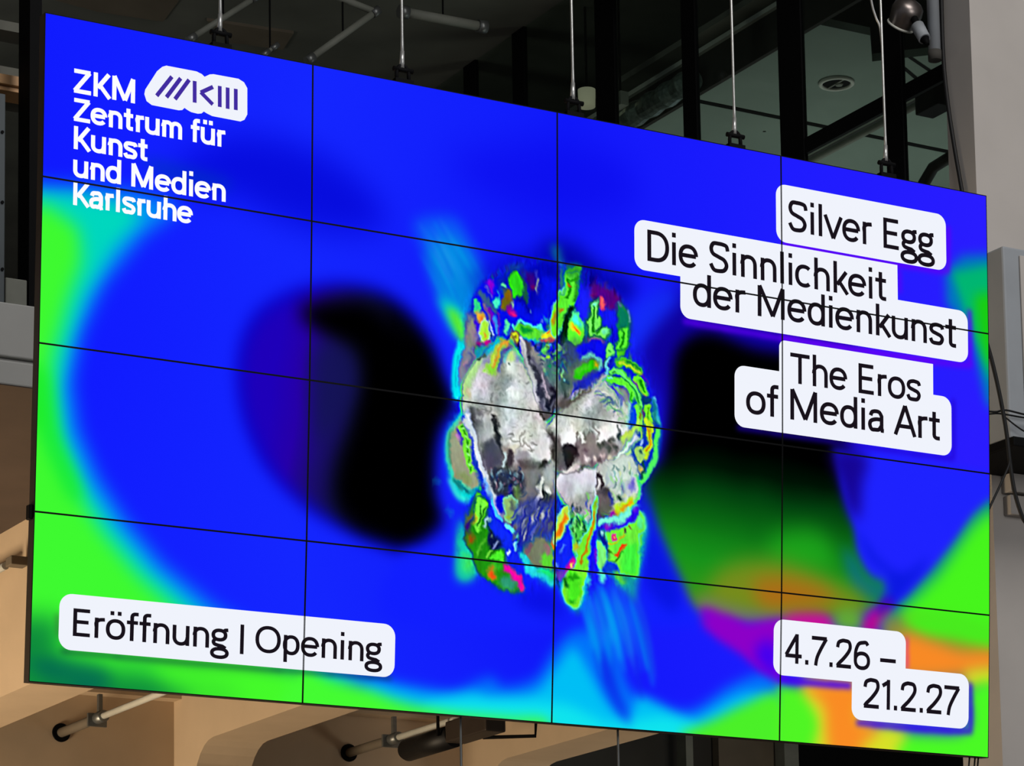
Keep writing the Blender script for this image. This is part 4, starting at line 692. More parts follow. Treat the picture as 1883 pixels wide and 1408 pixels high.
    S('h', [(560, 400), (700, 500), (745, 570), (640, 625), (560, 560)], (10, 22, 72), 3); Ln('h', [(550, 230), (490, 350)], 28, (150, 200, 210), 1.2); Ln('h', [(600, 450), (600, 490)], 26, (90, 130, 120), 1.4); Ln('h', [(690, 520), (630, 610)], 24, (120, 140, 190), 1.2)
    S('h', [(555, 745), (720, 622), (747, 795), (600, 785)], (74, 236, 42), 1.2, smooth=False); Ln('h', [(385, 690), (450, 610), (520, 500)], 32, (84, 192, 44), 1.6); Ln('h', [(520, 745), (570, 670), (620, 620)], 24, (110, 215, 60), 1.4); Ln('h', [(570, 860), (700, 850)], 60, (50, 205, 40), 4)
    S('h', [(530, 910), (605, 868), (636, 965), (595, 1045), (540, 985)], (170, 150, 30), 3); S('h', [(548, 918), (600, 884), (624, 965), (590, 1028), (552, 980)], (216, 84, 16), 1.6)
    S('h', [(690, 1000), (840, 990), (922, 1090), (860, 1162), (720, 1112)], (44, 152, 112), 3)
    S('h', [(742, 818), (830, 868), (900, 955), (972, 1000), (994, 1120), (962, 1175), (930, 1092), (862, 1045), (800, 945), (738, 902)], (238, 12, 168), 2.2, rough=3)
    Ln('h', [(575, -10), (640, 150), (735, 262)], 38, (66, 192, 250), 1.4); Ln('h', [(765, 310), (835, 402), (915, 420)], 54, (96, 246, 236), 1.3, rough=2); Ln('h', [(815, 630), (805, 700)], 26, (200, 240, 245), 1.2); Ln('h', [(905, 540), (915, 650)], 22, (70, 170, 240), 1.4)
    S('h', [(770, -10), (890, -10), (912, 190), (862, 268), (788, 252)], (140, 182, 108), 2, (120, 230, 200)); Ln('h', [(850, -10), (870, 160)], 34, (74, 84, 88), 1.8); Ln('h', [(800, 220), (880, 225)], 26, (150, 200, 50), 1.6)
    S('h', [(930, 40), (1380, -10), (1400, 420), (1340, 560), (1200, 480), (1030, 640), (930, 420)], (40, 52, 150), 4, a=.75, rough=6)
    for k in range(70):
        x = 900 + r2.random() * 470; y = r2.random() * 430; d_ = (x - 1180) * .12 - 34
        Ln('h', [(x, y), (x + d_ * .5, y + 62), (x + d_, y + 130)], 12 + 12 * r2.random(), [(150, 160, 172), (20, 30, 190), (84, 96, 122), (196, 202, 206), (12, 20, 150), (70, 78, 96), (40, 70, 190)][k % 7], 1, .85, 4, True)
    S('h', [(1070, 700), (1180, 490), (1320, 550), (1388, 860), (1180, 835)], (116, 128, 100), 2.6, rough=4); S('h', [(1225, 700), (1340, 685), (1388, 860), (1250, 825)], (92, 214, 52), 2.2); Ln('h', [(1290, 560), (1330, 700)], 40, (150, 110, 120), 2.6); Ln('h', [(1040, 700), (1110, 560)], 30, (140, 70, 110), 2.6, .8)
    Ln('h', [(975, 690), (1015, 800), (1060, 870), (1210, 940), (1395, 1110)], 92, (36, 214, 226), 2.4, rough=7); S('h', [(1180, 885), (1392, 895), (1392, 1020), (1260, 985)], (24, 226, 124), 3)
    # ---- zone i: lower right
    S('i', [(12, 300), (120, 120), (152, 90), (188, 220), (95, 400), (12, 570)], (190, 230, 70), 1.2, EC); S('i', [(18, 490), (18, 400), (125, 215), (162, 230), (85, 400)], (236, 116, 16), 1.6)
    S('i', [(110, 460), (200, 300), (215, 560), (270, 780), (180, 840), (20, 880), (20, 600)], (16, 36, 250), 2.4); Ln('i', [(70, 660), (125, 580)], 22, (70, 130, 250), 1.4); Ln('i', [(45, 800), (50, 870)], 16, (110, 170, 250), 1.2)
    S('i', [(205, 330), (330, 190), (410, 380), (370, 500), (285, 650), (228, 500)], (74, 196, 70), 1.8, (70, 220, 200))
    for k in range(26):
        x = 215 + r2.random() * 180; y = 150 + r2.random() * 380; Ln('i', [(x, y), (x + 20 * r2.normal(), y + 34), (x + 6, y + 74)], 14 + 8 * r2.random(), [(10, 70, 40), (150, 240, 140), (0, 50, 90), (40, 160, 40)][k % 4], 1, .9, 4)
    S('i', [(455, 290), (515, -10), (545, -10), (505, 330), (472, 560), (412, 900), (380, 1060), (335, 1200), (292, 1388), (200, 1350), (130, 1280), (108, 1100), (158, 940), (280, 850), (300, 650), (360, 480)], (120, 240, 50), 1.2, (90, 238, 225))
    S('i', [(170, 940), (330, 960), (330, 1150), (250, 1320), (180, 1280)], (72, 232, 32), 3); Ln('i', [(505, 150), (452, 420), (392, 640), (340, 830)], 28, (196, 124, 12), 1.4, rough=4); Ln('i', [(540, 0), (520, 160), (500, 280)], 22, (150, 140, 40), 1.6); Ln('i', [(170, 1010), (260, 980), (310, 960)], 36, (20, 140, 10), 1.8); Ln('i', [(120, 980), (150, 1120)], 54, (8, 100, 30), 2.4); Ln('i', [(190, 1300), (260, 1320)], 30, (20, 150, 20), 2); S('i', [(250, 570), (310, 580), (310, 660), (265, 640)], (190, 190, 30), 2)
    S('i', [(140, 872), (225, 735), (275, 765), (255, 852), (180, 892)], (216, 14, 152), 2); S('i', [(205, 820), (245, 800), (240, 870), (205, 880)], (232, 200, 110), 1.4); S('i', [(20, 915), (150, 900), (110, 980), (20, 985)], (104, 60, 182), 3)
    S('i', [(500, 380), (560, 520), (548, 830), (420, 930), (470, 560)], (22, 22, 236), 2); Ln('i', [(530, 640), (552, 820)], 34, (170, 24, 192), 2.4)
    S('i', [(840, 920), (1060, 930), (1035, 1290), (960, 1225)], (16, 150, 160), 6, a=.9)
    S('i', [(680, 372), (900, 318), (1050, 258), (1105, 135), (1165, 220), (1168, 385), (1092, 460), (1082, 700), (1052, 955), (860, 965), (800, 842), (680, 795), (690, 560)], (110, 242, 60), 1.4, (60, 225, 200)); S('i', [(1090, 170), (1160, 240), (1160, 370), (1090, 340)], (90, 240, 140), 2.4); S('i', [(900, 640), (1070, 560), (1060, 940), (880, 950)], (64, 238, 60), 4)
    S('i', [(545, 400), (640, 470), (690, 560), (680, 800), (640, 620)], (6, 32, 150), 1.8); S('i', [(556, 540), (640, 600), (664, 800), (590, 905), (556, 800)], (122, 240, 124), 1.4, (60, 220, 210)); S('i', [(585, 400), (630, 420), (630, 450), (600, 440)], (150, 220, 235), 1.2)
    Ln('i', [(680, 640), (735, 672)], 20, (40, 80, 10), 1.2); Ln('i', [(760, 790), (830, 740), (905, 660)], 14, (60, 130, 10), 1.2); S('i', [(738, 690), (822, 668), (880, 590), (950, 552), (905, 640), (815, 735)], (232, 82, 16), 1.4, smooth=False); Ln('i', [(690, 780), (790, 770), (860, 690)], 14, (40, 130, 20), 1.2)
    Ln('i', [(690, 552), (780, 556), (860, 480), (905, 420)], 14, (226, 170, 22), 1.2); Ln('i', [(880, 330), (912, 395)], 18, (60, 40, 60), 1.1); Ln('i', [(955, 312), (1004, 378)], 18, (120, 70, 60), 1.2); Ln('i', [(830, 490), (880, 430), (890, 380)], 12, (200, 200, 30), 1)
    for rr, c in ((36, (222, 70, 180)), (26, (190, 16, 80)), (13, (222, 200, 110))): S('i', [(770 + rr * math.cos(q), 480 + rr * 1.36 * math.sin(q)) for q in np.linspace(0, 6.28, 11)[:-1]], c, .9, rough=0)
    S('i', [(536, 350), (680, 335), (860, 262), (960, 182), (1055, 100), (1112, 110), (1060, 240), (900, 290), (700, 400)], (40, 14, 232), 2); Ln('i', [(650, 370), (720, 345)], 40, (150, 30, 190), 2.2); Ln('i', [(1050, 130), (1080, 90)], 30, (120, 30, 235), 2)
    Ln('i', [(555, 308), (700, 280), (860, 222), (980, 115)], 76, (124, 244, 214), 1.8, rough=3); S('i', [(690, 190), (760, 155), (766, 190), (712, 235)], (140, 24, 170), 2)
    S('i', [(555, 905), (640, 930), (632, 1082), (570, 1000)], (84, 236, 222), 2); S('i', [(395, 975), (462, 1010), (440, 1095), (395, 1060)], (50, 210, 226), 2.4); S('i', [(640, 820), (760, 810), (840, 940), (640, 940)], (12, 60, 210), 2.4)

def paint_finish():
    """organic grain of the figure: small swirls, tints and the crisp halos of the displayed photograph"""
    p = spline(T('P', [(838, 640), (850, 560), (900, 500), (960, 475), (1060, 480), (1130, 520), (1165, 610), (1200, 680), (1216, 780), (1205, 850), (1185, 920), (1190, 1020), (1160, 1090), (1110, 1075), (1060, 1128), (1010, 1075), (960, 1100), (880, 1070), (835, 1010), (850, 920), (818, 860), (825, 770), (832, 720)]))
    b = box(p, 40); x0, x1, y0, y1 = b; m = np.clip(blur(raster(p, b), 7), 0, 1)
    h, w = m.shape; sub = img[y0:y1, x0:x1].copy(); yy, xx = np.mgrid[0:h, 0:w].astype(float)
    def nz(c, sx=1.0, sy=1.0): return (fbm(h, w, c, 3, sx, sy) - .5) * 2
    dx = m * (nz(26) * 5.5 + nz(9) * 3.2); dy = m * (nz(26) * 5.5 + nz(9, 1, 1.6) * 4.2)
    X = np.clip(xx + dx, 0, w - 1.01); Y = np.clip(yy + dy, 0, h - 1.01); xi = X.astype(int); yi = Y.astype(int); fx = (X - xi)[..., None]; fy = (Y - yi)[..., None]
    o = (sub[yi, xi] * (1 - fx) + sub[yi, xi + 1] * fx) * (1 - fy) + (sub[yi + 1, xi] * (1 - fx) + sub[yi + 1, xi + 1] * fx) * fy
    sat = o.max(2) - o.min(2); grey = np.clip(1 - sat * 4, 0, 1)
    tint = np.stack([nz(30), nz(34), nz(30)], -1) * .045 * grey[..., None]; lum = (nz(46, .8, 1.5) * .16 + nz(14, .7, 1.4) * .10 - .01) * grey + nz(12, .6, 1.6) * .10 * (1 - grey)
    o = o * (1 + lum[..., None]) + tint
    sh = np.stack([blur(o[..., c], 1.6) for c in range(3)], -1); o = o + (o - sh) * 1.3
    o = np.clip(o, 0, 1); k = m[..., None]
    img[y0:y1, x0:x1] = sub * (1 - k) + o * k
# ------------------------------------------------------------------ lettering: a monoline grotesque drawn from centre lines
CAP, XH, ASC = 0.72, 0.53, 0.755
def arc(cx, cy, rx, ry, a0, a1, n=18, sq=2.25):
    out = []
    for a in np.radians(np.linspace(a0, a1, n)):
        c, s = math.cos(a), math.sin(a)
        out.append((cx + rx * math.copysign(abs(c) ** (2 / sq), c), cy + ry * math.copysign(abs(s) ** (2 / sq), s)))
    return out
def sp(pts, n=6): return [tuple(q) for q in spline(pts, False, n)]
def glyph(ch, w):
    h = w / 2
    def bowl(cx, rx, top=XH): return arc(cx, top / 2, rx, top / 2 - h + .006, 0, 360, 36)
    if ch == ' ': return [], .24
    if ch == 'Z': return [[(.02, CAP - h), (.50, CAP - h)], [(.475, CAP - h), (.045, h)], [(.02, h), (.52, h)]], .54
    if ch == 'K': return [[(.05 + h, 0), (.05 + h, CAP)], [(.50, CAP), (.05 + w, .27)], [(.20, .40), (.53, 0)]], .55
    if ch == 'M': return [[(.05 + h, 0), (.05 + h, CAP)], [(.05 + h, CAP), (.43, .04)], [(.43, .04), (.73 - h, CAP)], [(.73 - h, CAP), (.73 - h, 0)]], .79
    if ch == 'S': return [sp([(.50, .53), (.47, .64), (.38, CAP - h), (.27, CAP - h + .006), (.14, .665), (.085, .55), (.13, .43), (.27, .37), (.41, .31), (.47, .19), (.41, .075), (.28, h - .006), (.15, .06), (.07, .19)])], .56
    if ch == 'E': return [[(.06 + h, 0), (.06 + h, CAP)], [(.06, CAP - h), (.47, CAP - h)], [(.06, .375), (.44, .375)], [(.06, h), (.48, h)]], .53
    if ch == 'D': return [[(.06 + h, 0), (.06 + h, CAP)], [(.06, CAP - h)] + arc(.27, CAP / 2, .28, CAP / 2 - h, 90, -90, 26) + [(.06, h)]], .61
    if ch == 'T': return [[(.02, CAP - h), (.54, CAP - h)], [(.28, 0), (.28, CAP - h)]], .56
    if ch == 'O': return [arc(.34, CAP / 2, .285, CAP / 2 - h + .006, 0, 360, 40, 2.2)], .69
    if ch == 'A': return [[(.03, 0), (.285, CAP)], [(.285, CAP), (.54, 0)], [(.11, .22), (.46, .22)]], .57
    if ch == 'e': return [[(.06, .275), (.44, .275)], arc(.25, XH / 2, .195, XH / 2 - h + .006, 2, 322, 34)], .50
    if ch == 'n': return [[(.06 + h, 0), (.06 + h, XH)], arc(.255, .30, .165, XH - h - .30 + .008, 180, 0, 18) + [(.42, 0)]], .505
    if ch == 'h': return [[(.06 + h, 0), (.06 + h, ASC)], arc(.255, .30, .165, XH - h - .30 + .008, 180, 0, 18) + [(.42, 0)]], .505
    if ch == 'm': return [[(.06 + h, 0), (.06 + h, XH)], arc(.225, .32, .135, XH - h - .32 + .008, 180, 0, 16) + [(.36, 0)], arc(.495, .32, .135, XH - h - .32 + .008, 180, 0, 16) + [(.63, 0)]], .71
    if ch in 'uü':
        st = [[(.42, 0), (.42, XH)], [(.085, XH)] + arc(.25, .22, .165, .22 - h + .008, 180, 360, 18)]
        if ch == 'ü': st += [[(.16, .63), (.16, .63 + w * 1.1)], [(.345, .63), (.345, .63 + w * 1.1)]]
        return st, .505
    if ch == 't': return [[(.16, .68)] + [(.16, .14)] + arc(.245, .13, .085, .13 - h, 180, 275, 9) + [(.31, h)], [(.02, XH - h), (.31, XH - h)]], .34
    if ch == 'f': return [[(.15, 0), (.15, .60)] + arc(.235, .62, .085, ASC - h - .62, 180, 90, 8) + [(.31, ASC - h)], [(.02, XH - h), (.30, XH - h)]], .315
    if ch == 'r': return [[(.06 + h, 0), (.06 + h, XH)], sp([(.06 + h, .28), (.10, .40), (.17, XH - h - .01), (.31, XH - h + .01)])], .325
    if ch == 's': return [sp([(.385, .39), (.355, .46), (.28, XH - h), (.20, XH - h + .004), (.11, .455), (.075, .385), (.115, .315), (.22, .275), (.335, .23), (.375, .15), (.325, .06), (.22, h - .004), (.11, .06), (.06, .15)])], .44
    if ch == 'd': return [[(.42, 0), (.42, ASC)], arc(.245, XH / 2, .175, XH / 2 - h + .006, 0, 360, 36)], .51
    if ch == 'a': return [sp([(.085, .37), (.12, .455), (.21, XH - h + .004), (.31, .47), (.37, .38)]) + [(.37, .10), (.385, .04), (.43, h - .01)], sp([(.37, .30), (.22, .295), (.095, .245), (.065, .15), (.11, .05), (.20, h - .004), (.30, .06), (.37, .16)])], .46
    if ch == 'l': return [[(.06 + h, 0), (.06 + h, ASC)]], .06 * 2 + w
    if ch == 'i': return [[(.06 + h, 0), (.06 + h, XH)], [(.06 + h, .64), (.06 + h, .64 + w * 1.15)]], .06 * 2 + w
    if ch == 'v': return [[(.02, XH), (.235, 0.0)], [(.235, 0.0), (.45, XH)]], .47
    if ch == 'g':
        return [arc(.225, .365, .158, .125, 0, 360, 30), arc(.235, -.112, .195, .112, 0, 360, 30), sp([(.12, .255), (.075, .185), (.105, .12), (.20, .09), (.235, 0.0)][:4]) + [(.30, .075), (.39, .02)],
                sp([(.34, .45), (.37, .50), (.45, .51)])], .47
    if ch == 'o' or ch == 'ö':
        st = [arc(.255, XH / 2, .195, XH / 2 - h + .006, 0, 360, 36)]
        if ch == 'ö': st += [[(.165, .63), (.165, .63 + w * 1.1)], [(.345, .63), (.345, .63 + w * 1.1)]]
        return st, .51
    if ch == 'c': return [arc(.25, XH / 2, .19, XH / 2 - h + .006, 48, 312, 30)], .455
    if ch == 'k': return [[(.06 + h, 0), (.06 + h, ASC)], [(.40, XH), (.06 + w, .20)], [(.19, .31), (.43, 0)]], .44
    if ch == 'p': return [[(.06 + h, -.20), (.06 + h, XH)], arc(.26, XH / 2, .175, XH / 2 - h + .006, 0, 360, 36)], .51
    if ch == '4': return [[(.36, 0), (.36, CAP)], [(.36, CAP - .02), (.05, .20)], [(.03, .185), (.50, .185)]], .54
    if ch == '7': return [[(.03, CAP - h), (.47, CAP - h)], sp([(.455, CAP - h), (.30, .42), (.19, .20), (.15, 0)])], .49
    if ch == '2': return [sp([(.08, .50), (.11, .62), (.21, CAP - h), (.29, CAP - h + .004), (.41, .65), (.45, .54), (.41, .42), (.27, .25), (.12, .11), (.075, h)]), [(.05, h), (.48, h)]], .53
    if ch == '6': return [arc(.27, .225, .195, .225 - h + .004, 0, 360, 36), sp([(.44, .61), (.39, .675), (.30, CAP - h + .002), (.17, .63), (.085, .45), (.075, .22)])], .54
    if ch == '1': return [[(.22, 0), (.22, CAP)], [(.05, .565), (.22, .665)]], .32
    if ch == '.': return [[(.06 + h, 0), (.06 + h, w * 1.2)]], .06 * 2 + w
    if ch == '–': return [[(.03, .29), (.50, .29)]], .53
    if ch == '|': return [[(.10, -.09), (.10, .70)]], .20
    raise KeyError(ch)
def strokes(text, w, track=0.0):
    """-> one array of quads in em units per word"""
    out = []; quads = []; x = 0.0
    for ch in text:
        if ch == ' ' and quads: out.append(np.array(quads)); quads = []
        st, adv = glyph(ch, w)
        for s in st:
            p = np.array(s, float); keep = [0]
            for i in range(1, len(p)):
                if np.linalg.norm(p[i] - p[keep[-1]]) > 1e-4: keep.append(i)
            p = p[keep]
            closed = len(p) > 8 and np.linalg.norm(p[0] - p[-1]) < 0.02
            if closed: p[-1] = p[0]
            d = np.diff(p, axis=0); d /= np.linalg.norm(d, axis=1)[:, None]
            if closed: t0 = np.vstack([d[-1:], d]); t1 = np.vstack([d, d[:1]])
            else: t0 = np.vstack([d[:1], d]); t1 = np.vstack([d, d[-1:]])
            t = t0 + t1; t /= np.linalg.norm(t, axis=1)[:, None] + 1e-9
            k = np.clip(1 / np.maximum(0.3, (t * t1).sum(1)), 1, 1.6)
            n = np.stack([-t[:, 1], t[:, 0]], 1) * (w / 2 * k)[:, None]
            L = p + n + [x, 0]; R = p - n + [x, 0]
            for i in range(len(p) - 1): quads.append([L[i], R[i], R[i + 1], L[i + 1]])
        x += adv + track
    out.append(np.array(quads))
    return out
# ------------------------------------------------------------------ helpers
COL = scene.collection
def lin(c):
    c = np.asarray(c, float) / 255.0
    return np.where(c <= 0.04045, c / 12.92, ((c + 0.055) / 1.055) ** 2.4)
def mat(name, rgb, rough=0.7, metal=0.0, noise=0.12, scale=6.0, bump=0.0, spec=0.3):
    m = bpy.data.materials.new(name); m.use_nodes = True; nt = m.node_tree; b = nt.nodes['Principled BSDF']
    c = lin(rgb)
    b.inputs['Roughness'].default_value = rough; b.inputs['Metallic'].default_value = metal
    b.inputs['Specular IOR Level'].default_value = spec
    tc = nt.nodes.new('ShaderNodeTexCoord'); n = nt.nodes.new('ShaderNodeTexNoise'); r = nt.nodes.new('ShaderNodeValToRGB')
    n.inputs['Scale'].default_value = scale; n.inputs['Detail'].default_value = 6
    nt.links.new(tc.outputs['Object'], n.inputs['Vector']); nt.links.new(n.outputs['Fac'], r.inputs['Fac'])
    r.color_ramp.elements[0].position = 0.3; r.color_ramp.elements[1].position = 0.7
    r.color_ramp.elements[0].color = (*(c * (1 - noise)), 1); r.color_ramp.elements[1].color = (*np.clip(c * (1 + noise), 0, 1), 1)
    nt.links.new(r.outputs['Color'], b.inputs['Base Color'])
    if bump:
        bp = nt.nodes.new('ShaderNodeBump'); bp.inputs['Strength'].default_value = bump; bp.inputs['Distance'].default_value = 0.01
        nt.links.new(n.outputs['Fac'], bp.inputs['Height']); nt.links.new(bp.outputs['Normal'], b.inputs['Normal'])
    return m
M = dict(
    plaster=mat('wall_plaster', (172, 166, 160), .85, noise=.05, scale=2.5, bump=.15),
    parapet=mat('parapet_plaster', (176, 176, 172), .85, noise=.05, scale=3, bump=.15),
    beige=mat('warm_plaster', (190, 168, 140), .85, noise=.05, scale=3, bump=.15),
    soffit=mat('slab_underside', (78, 66, 58), .9, noise=.1, scale=3),
    dark=mat('dark_ceiling', (96, 96, 88), .9, noise=.25, scale=1.2),
    darkwall=mat('dark_wall', (58, 56, 52), .9, noise=.2, scale=1.5),
    black=mat('black_steel', (9, 9, 10), .7, noise=.1, scale=9, spec=.08),
    blackplastic=mat('black_plastic', (16, 15, 15), .5, noise=.08, scale=20),
    housing=mat('display_housing', (48, 40, 34), .5, noise=.1, scale=12),
    bezel=mat('display_bezel', (3, 3, 4), .6, noise=.05, scale=30, spec=.1),
    cable=mat('steel_cable', (190, 190, 186), .35, .7, .08, 60),
    zinc=mat('zinc_steel', (120, 122, 120), .4, .7, .12, 25),
    tube=mat('grey_tube', (120, 122, 112), .6, noise=.12, scale=8),
    pale=mat('pale_paint', (196, 196, 186), .6, noise=.06, scale=8),
    ceil=mat('ceiling_board', (128, 142, 132), .9, noise=.06, scale=2),
    bulk=mat('dark_bulkhead', (44, 42, 38), .9, noise=.2, scale=3),
    foil=mat('foil_duct', (150, 165, 158), .3, .8, .4, 30),
    wood=mat('varnished_wood', (214, 164, 112), .45, noise=.25, scale=5),
    grey=mat('grey_sheet', (78, 85, 88), .6, noise=.08, scale=6),
    boxgrey=mat('cabinet_grey', (142, 146, 150), .55, noise=.05, scale=5),
    rubber=mat('cable_rubber', (14, 14, 15), .6, noise=.1, scale=30),
    chrome=mat('reflector_metal', (120, 112, 108), .34, .9, .1, 12),
    brown=mat('brown_panel', (104, 94, 80), .85, noise=.12, scale=3),
    floor=mat('concrete_floor', (96, 92, 88), .7, noise=.1, scale=1.5),
)
def emis(name, rgb, st):
    m = bpy.data.materials.new(name); m.use_nodes = True; b = m.node_tree.nodes['Principled BSDF']
    b.inputs['Base Color'].default_value = (*lin(rgb), 1); b.inputs['Emission Color'].default_value = (*lin(rgb), 1)
    b.inputs['Emission Strength'].default_value = st; b.inputs['Roughness'].default_value = .6; b.inputs['Specular IOR Level'].default_value = 0
    return m
def screen_mat(name, rgb):
    """a lit area of the displays in one colour: no base colour, only its own light"""
    m = emis(name, rgb, 1.0); m.node_tree.nodes['Principled BSDF'].inputs['Base Color'].default_value = (0, 0, 0, 1); return m
M['shade'] = emis('lampshade_added_glow', (176, 172, 146), .28)  # glow added to the pale drum, which would read dark without it
g = bpy.data.materials.new('window_glass'); g.use_nodes = True; nt = g.node_tree
for n in list(nt.nodes):
    if n.type == 'BSDF_PRINCIPLED': nt.nodes.remove(n)
tr = nt.nodes.new('ShaderNodeBsdfTransparent'); gl = nt.nodes.new('ShaderNodeBsdfGlossy'); mx = nt.nodes.new('ShaderNodeMixShader')
tr.inputs[0].default_value = (.90, .96, .93, 1); gl.inputs['Roughness'].default_value = .04; mx.inputs[0].default_value = .04
nt.links.new(tr.outputs[0], mx.inputs[1]); nt.links.new(gl.outputs[0], mx.inputs[2])
nt.links.new(mx.outputs[0], nt.nodes['Material Output'].inputs[0]); M['glass'] = g

class MB:
    def __init__(s): s.v = []; s.f = []
    def poly(s, pts): i = len(s.v); s.v += [tuple(p) for p in pts]; s.f.append(tuple(range(i, i + len(pts))))
    def box(s, a, b):
        x0, y0, z0 = [min(p, q) for p, q in zip(a, b)]; x1, y1, z1 = [max(p, q) for p, q in zip(a, b)]
        i = len(s.v); s.v += [(x0, y0, z0), (x1, y0, z0), (x1, y1, z0), (x0, y1, z0), (x0, y0, z1), (x1, y0, z1), (x1, y1, z1), (x0, y1, z1)]
        s.f += [tuple(i + k for k in q) for q in ((0, 3, 2, 1), (4, 5, 6, 7), (0, 1, 5, 4), (1, 2, 6, 5), (2, 3, 7, 6), (3, 0, 4, 7))]
        return s
    def obox(s, c, ax, ay, az):
        """box with centre and three half-axes"""
        c, ax, ay, az = [np.array(q, float) for q in (c, ax, ay, az)]; i = len(s.v)
        for k in ((-1, -1, -1), (1, -1, -1), (1, 1, -1), (-1, 1, -1), (-1, -1, 1), (1, -1, 1), (1, 1, 1), (-1, 1, 1)):
            s.v.append(tuple(c + ax * k[0] + ay * k[1] + az * k[2]))
        s.f += [tuple(i + k for k in q) for q in ((0, 3, 2, 1), (4, 5, 6, 7), (0, 1, 5, 4), (1, 2, 6, 5), (2, 3, 7, 6), (3, 0, 4, 7))]
        return s
    def prism(s, prof, x0, x1):
        """profile in (y, z) pushed along x"""
        n = len(prof); i = len(s.v)
        s.v += [(x0, y, z) for y, z in prof] + [(x1, y, z) for y, z in prof]
        s.f.append(tuple(range(i, i + n))); s.f.append(tuple(range(i + 2 * n - 1, i + n - 1, -1)))
        for k in range(n): s.f.append((i + k, i + (k + 1) % n, i + n + (k + 1) % n, i + n + k))
        return s
    def tube(s, pts, r, n=12, cap=True):
        pts = [Vector(p) for p in pts]; rs = r if hasattr(r, '__len__') else [r] * len(pts); rings = []
        up = None
        for k, p in enumerate(pts):
            a = pts[max(0, k - 1)]; b = pts[min(len(pts) - 1, k + 1)]; t = (b - a).normalized()
            if up is None: up = t.orthogonal().normalized()
            up = (up - t * up.dot(t)).normalized(); w = t.cross(up)
            i = len(s.v); rings.append(i)
            for q in range(n):
                a2 = 2 * math.pi * q / n; s.v.append(tuple(p + (up * math.cos(a2) + w * math.sin(a2)) * rs[k]))
        for i, j in zip(rings, rings[1:]):
            for q in range(n): s.f.append((i + q, i + (q + 1) % n, j + (q + 1) % n, j + q))
        if cap:
            s.f.append(tuple(rings[0] + q for q in reversed(range(n)))); s.f.append(tuple(rings[-1] + q for q in range(n)))
        return s
    def build(s, name, m, parent=None, smooth=False, bevel=0.0):
        me = bpy.data.meshes.new(name)
        org = Vector((0, 0, 0)) if parent is None else Vector((0, 0, 0))
        me.from_pydata(s.v, [], s.f); me.validate()
        bm = bmesh.new(); bm.from_mesh(me); bmesh.ops.recalc_face_normals(bm, faces=bm.faces); bm.to_mesh(me); bm.free()
        me.materials.append(m)
        o = bpy.data.objects.new(name, me); COL.objects.link(o)
        if smooth:
            for p in me.polygons: p.use_smooth = len(p.vertices) <= 4
        if bevel:
            b = o.modifiers.new('bevel', 'BEVEL'); b.width = bevel; b.segments = 2; b.limit_method = 'ANGLE'
        if parent is not None:
            o.parent = parent; o.matrix_parent_inverse = parent.matrix_world.inverted()
        return o
def empty(name, loc, label, cat, group=None):
    o = bpy.data.objects.new(name, None); COL.objects.link(o); o.location = loc; o.empty_display_size = .1
    o.matrix_world = Matrix.Translation(Vector(loc)); tag(o, label, cat, group); return o
def tag(o, label, cat, group=None):
    o['label'] = label; o['category'] = cat
    if group: o['group'] = group
    return o
def struct(o, label=None, cat=None):
    o['kind'] = 'structure'
    if label: o['label'] = label; o['category'] = cat
    return o

# ------------------------------------------------------------------ the room
PILX = at_y(1790, 200, 0.9).x                       # front left edge of the pillar at the right
FAC = PILX + .02                                    # the glazed front of the upper floor runs away from it
PAR_Y = 2.0
PAR_TOP = at_y(30, 558, PAR_Y).z; PAR_GRV = at_y(30, 662, PAR_Y).z; SLAB = at_y(30, 712, PAR_Y).z
p = at_z(20, 977, SLAB - .02); B1 = p.x; ZB = at_x(20, 1273, B1).z
B2 = at_z(545, 1300, ZB).x; B2R = at_z(650, 1308, ZB).x; BW = B2R - B2
B3 = at_z(1050, 1360, ZB).x
YEND = at_x(320, 1350, B2).y
YH = at_x(392, 1357, B2).y
HALL_Z = 9.6
struct(MB().box((-14, -14, -.1), (12, 16, 0)).build('floor', M['floor']), 'grey concrete floor of the hall', 'floor')
struct(MB().box((-14, 3.2, HALL_Z), (12, 14, HALL_Z + .2)).build('ceiling', M['dark']), 'dark ceiling above the upper floor', 'ceiling')
struct(MB().box((-14, -1.0, 11.0), (12, 3.3, 11.2)).build('roof', M['dark']), 'dark hall roof carrying the cables', 'roof')
struct(MB().box((-14, 3.3, HALL_Z + .2), (FAC - .1, 3.5, 11.2)).build('wall_upper', M['dark']), 'dark wall between the two ceilings', 'wall')
struct(MB().box((-14, 14, 0), (12, 14.2, 11)).build('wall_back', M['darkwall']), 'dark back wall of the upper floor', 'wall')
# pillar: the upper shaft, the slab band and the wider lower shaft
w = MB().box((PILX, .9, SLAB - .05), (9, at_x(1737, 100, PILX).y, 11.0))
o = w.build('wall_right', M['plaster']); struct(o, 'pale plastered pillar at the right behind the display wall', 'wall')
LOWX = at_y(1836, 1200, .9).x
struct(MB().box((LOWX, .9, 0), (9, at_x(1771, 1395, LOWX).y, SLAB - .05)).build('wall_lower', M['plaster']), 'pale lower pillar below the slab band', 'wall')
g0 = at_y(1850, 903, .84).z; g1 = at_y(1850, 943, .84).z; g2 = at_y(1850, 825, .84).z
LX = at_y(1858, 905, .84).x
struct(MB().box((LX, .84, g1), (8.5, .9, g0 - .012)).box((LX - .01, .82, g0), (8.5, .9, g2)).build('trim_1', M['plaster'], bevel=.006), 'double plaster band across the pillar', 'trim')
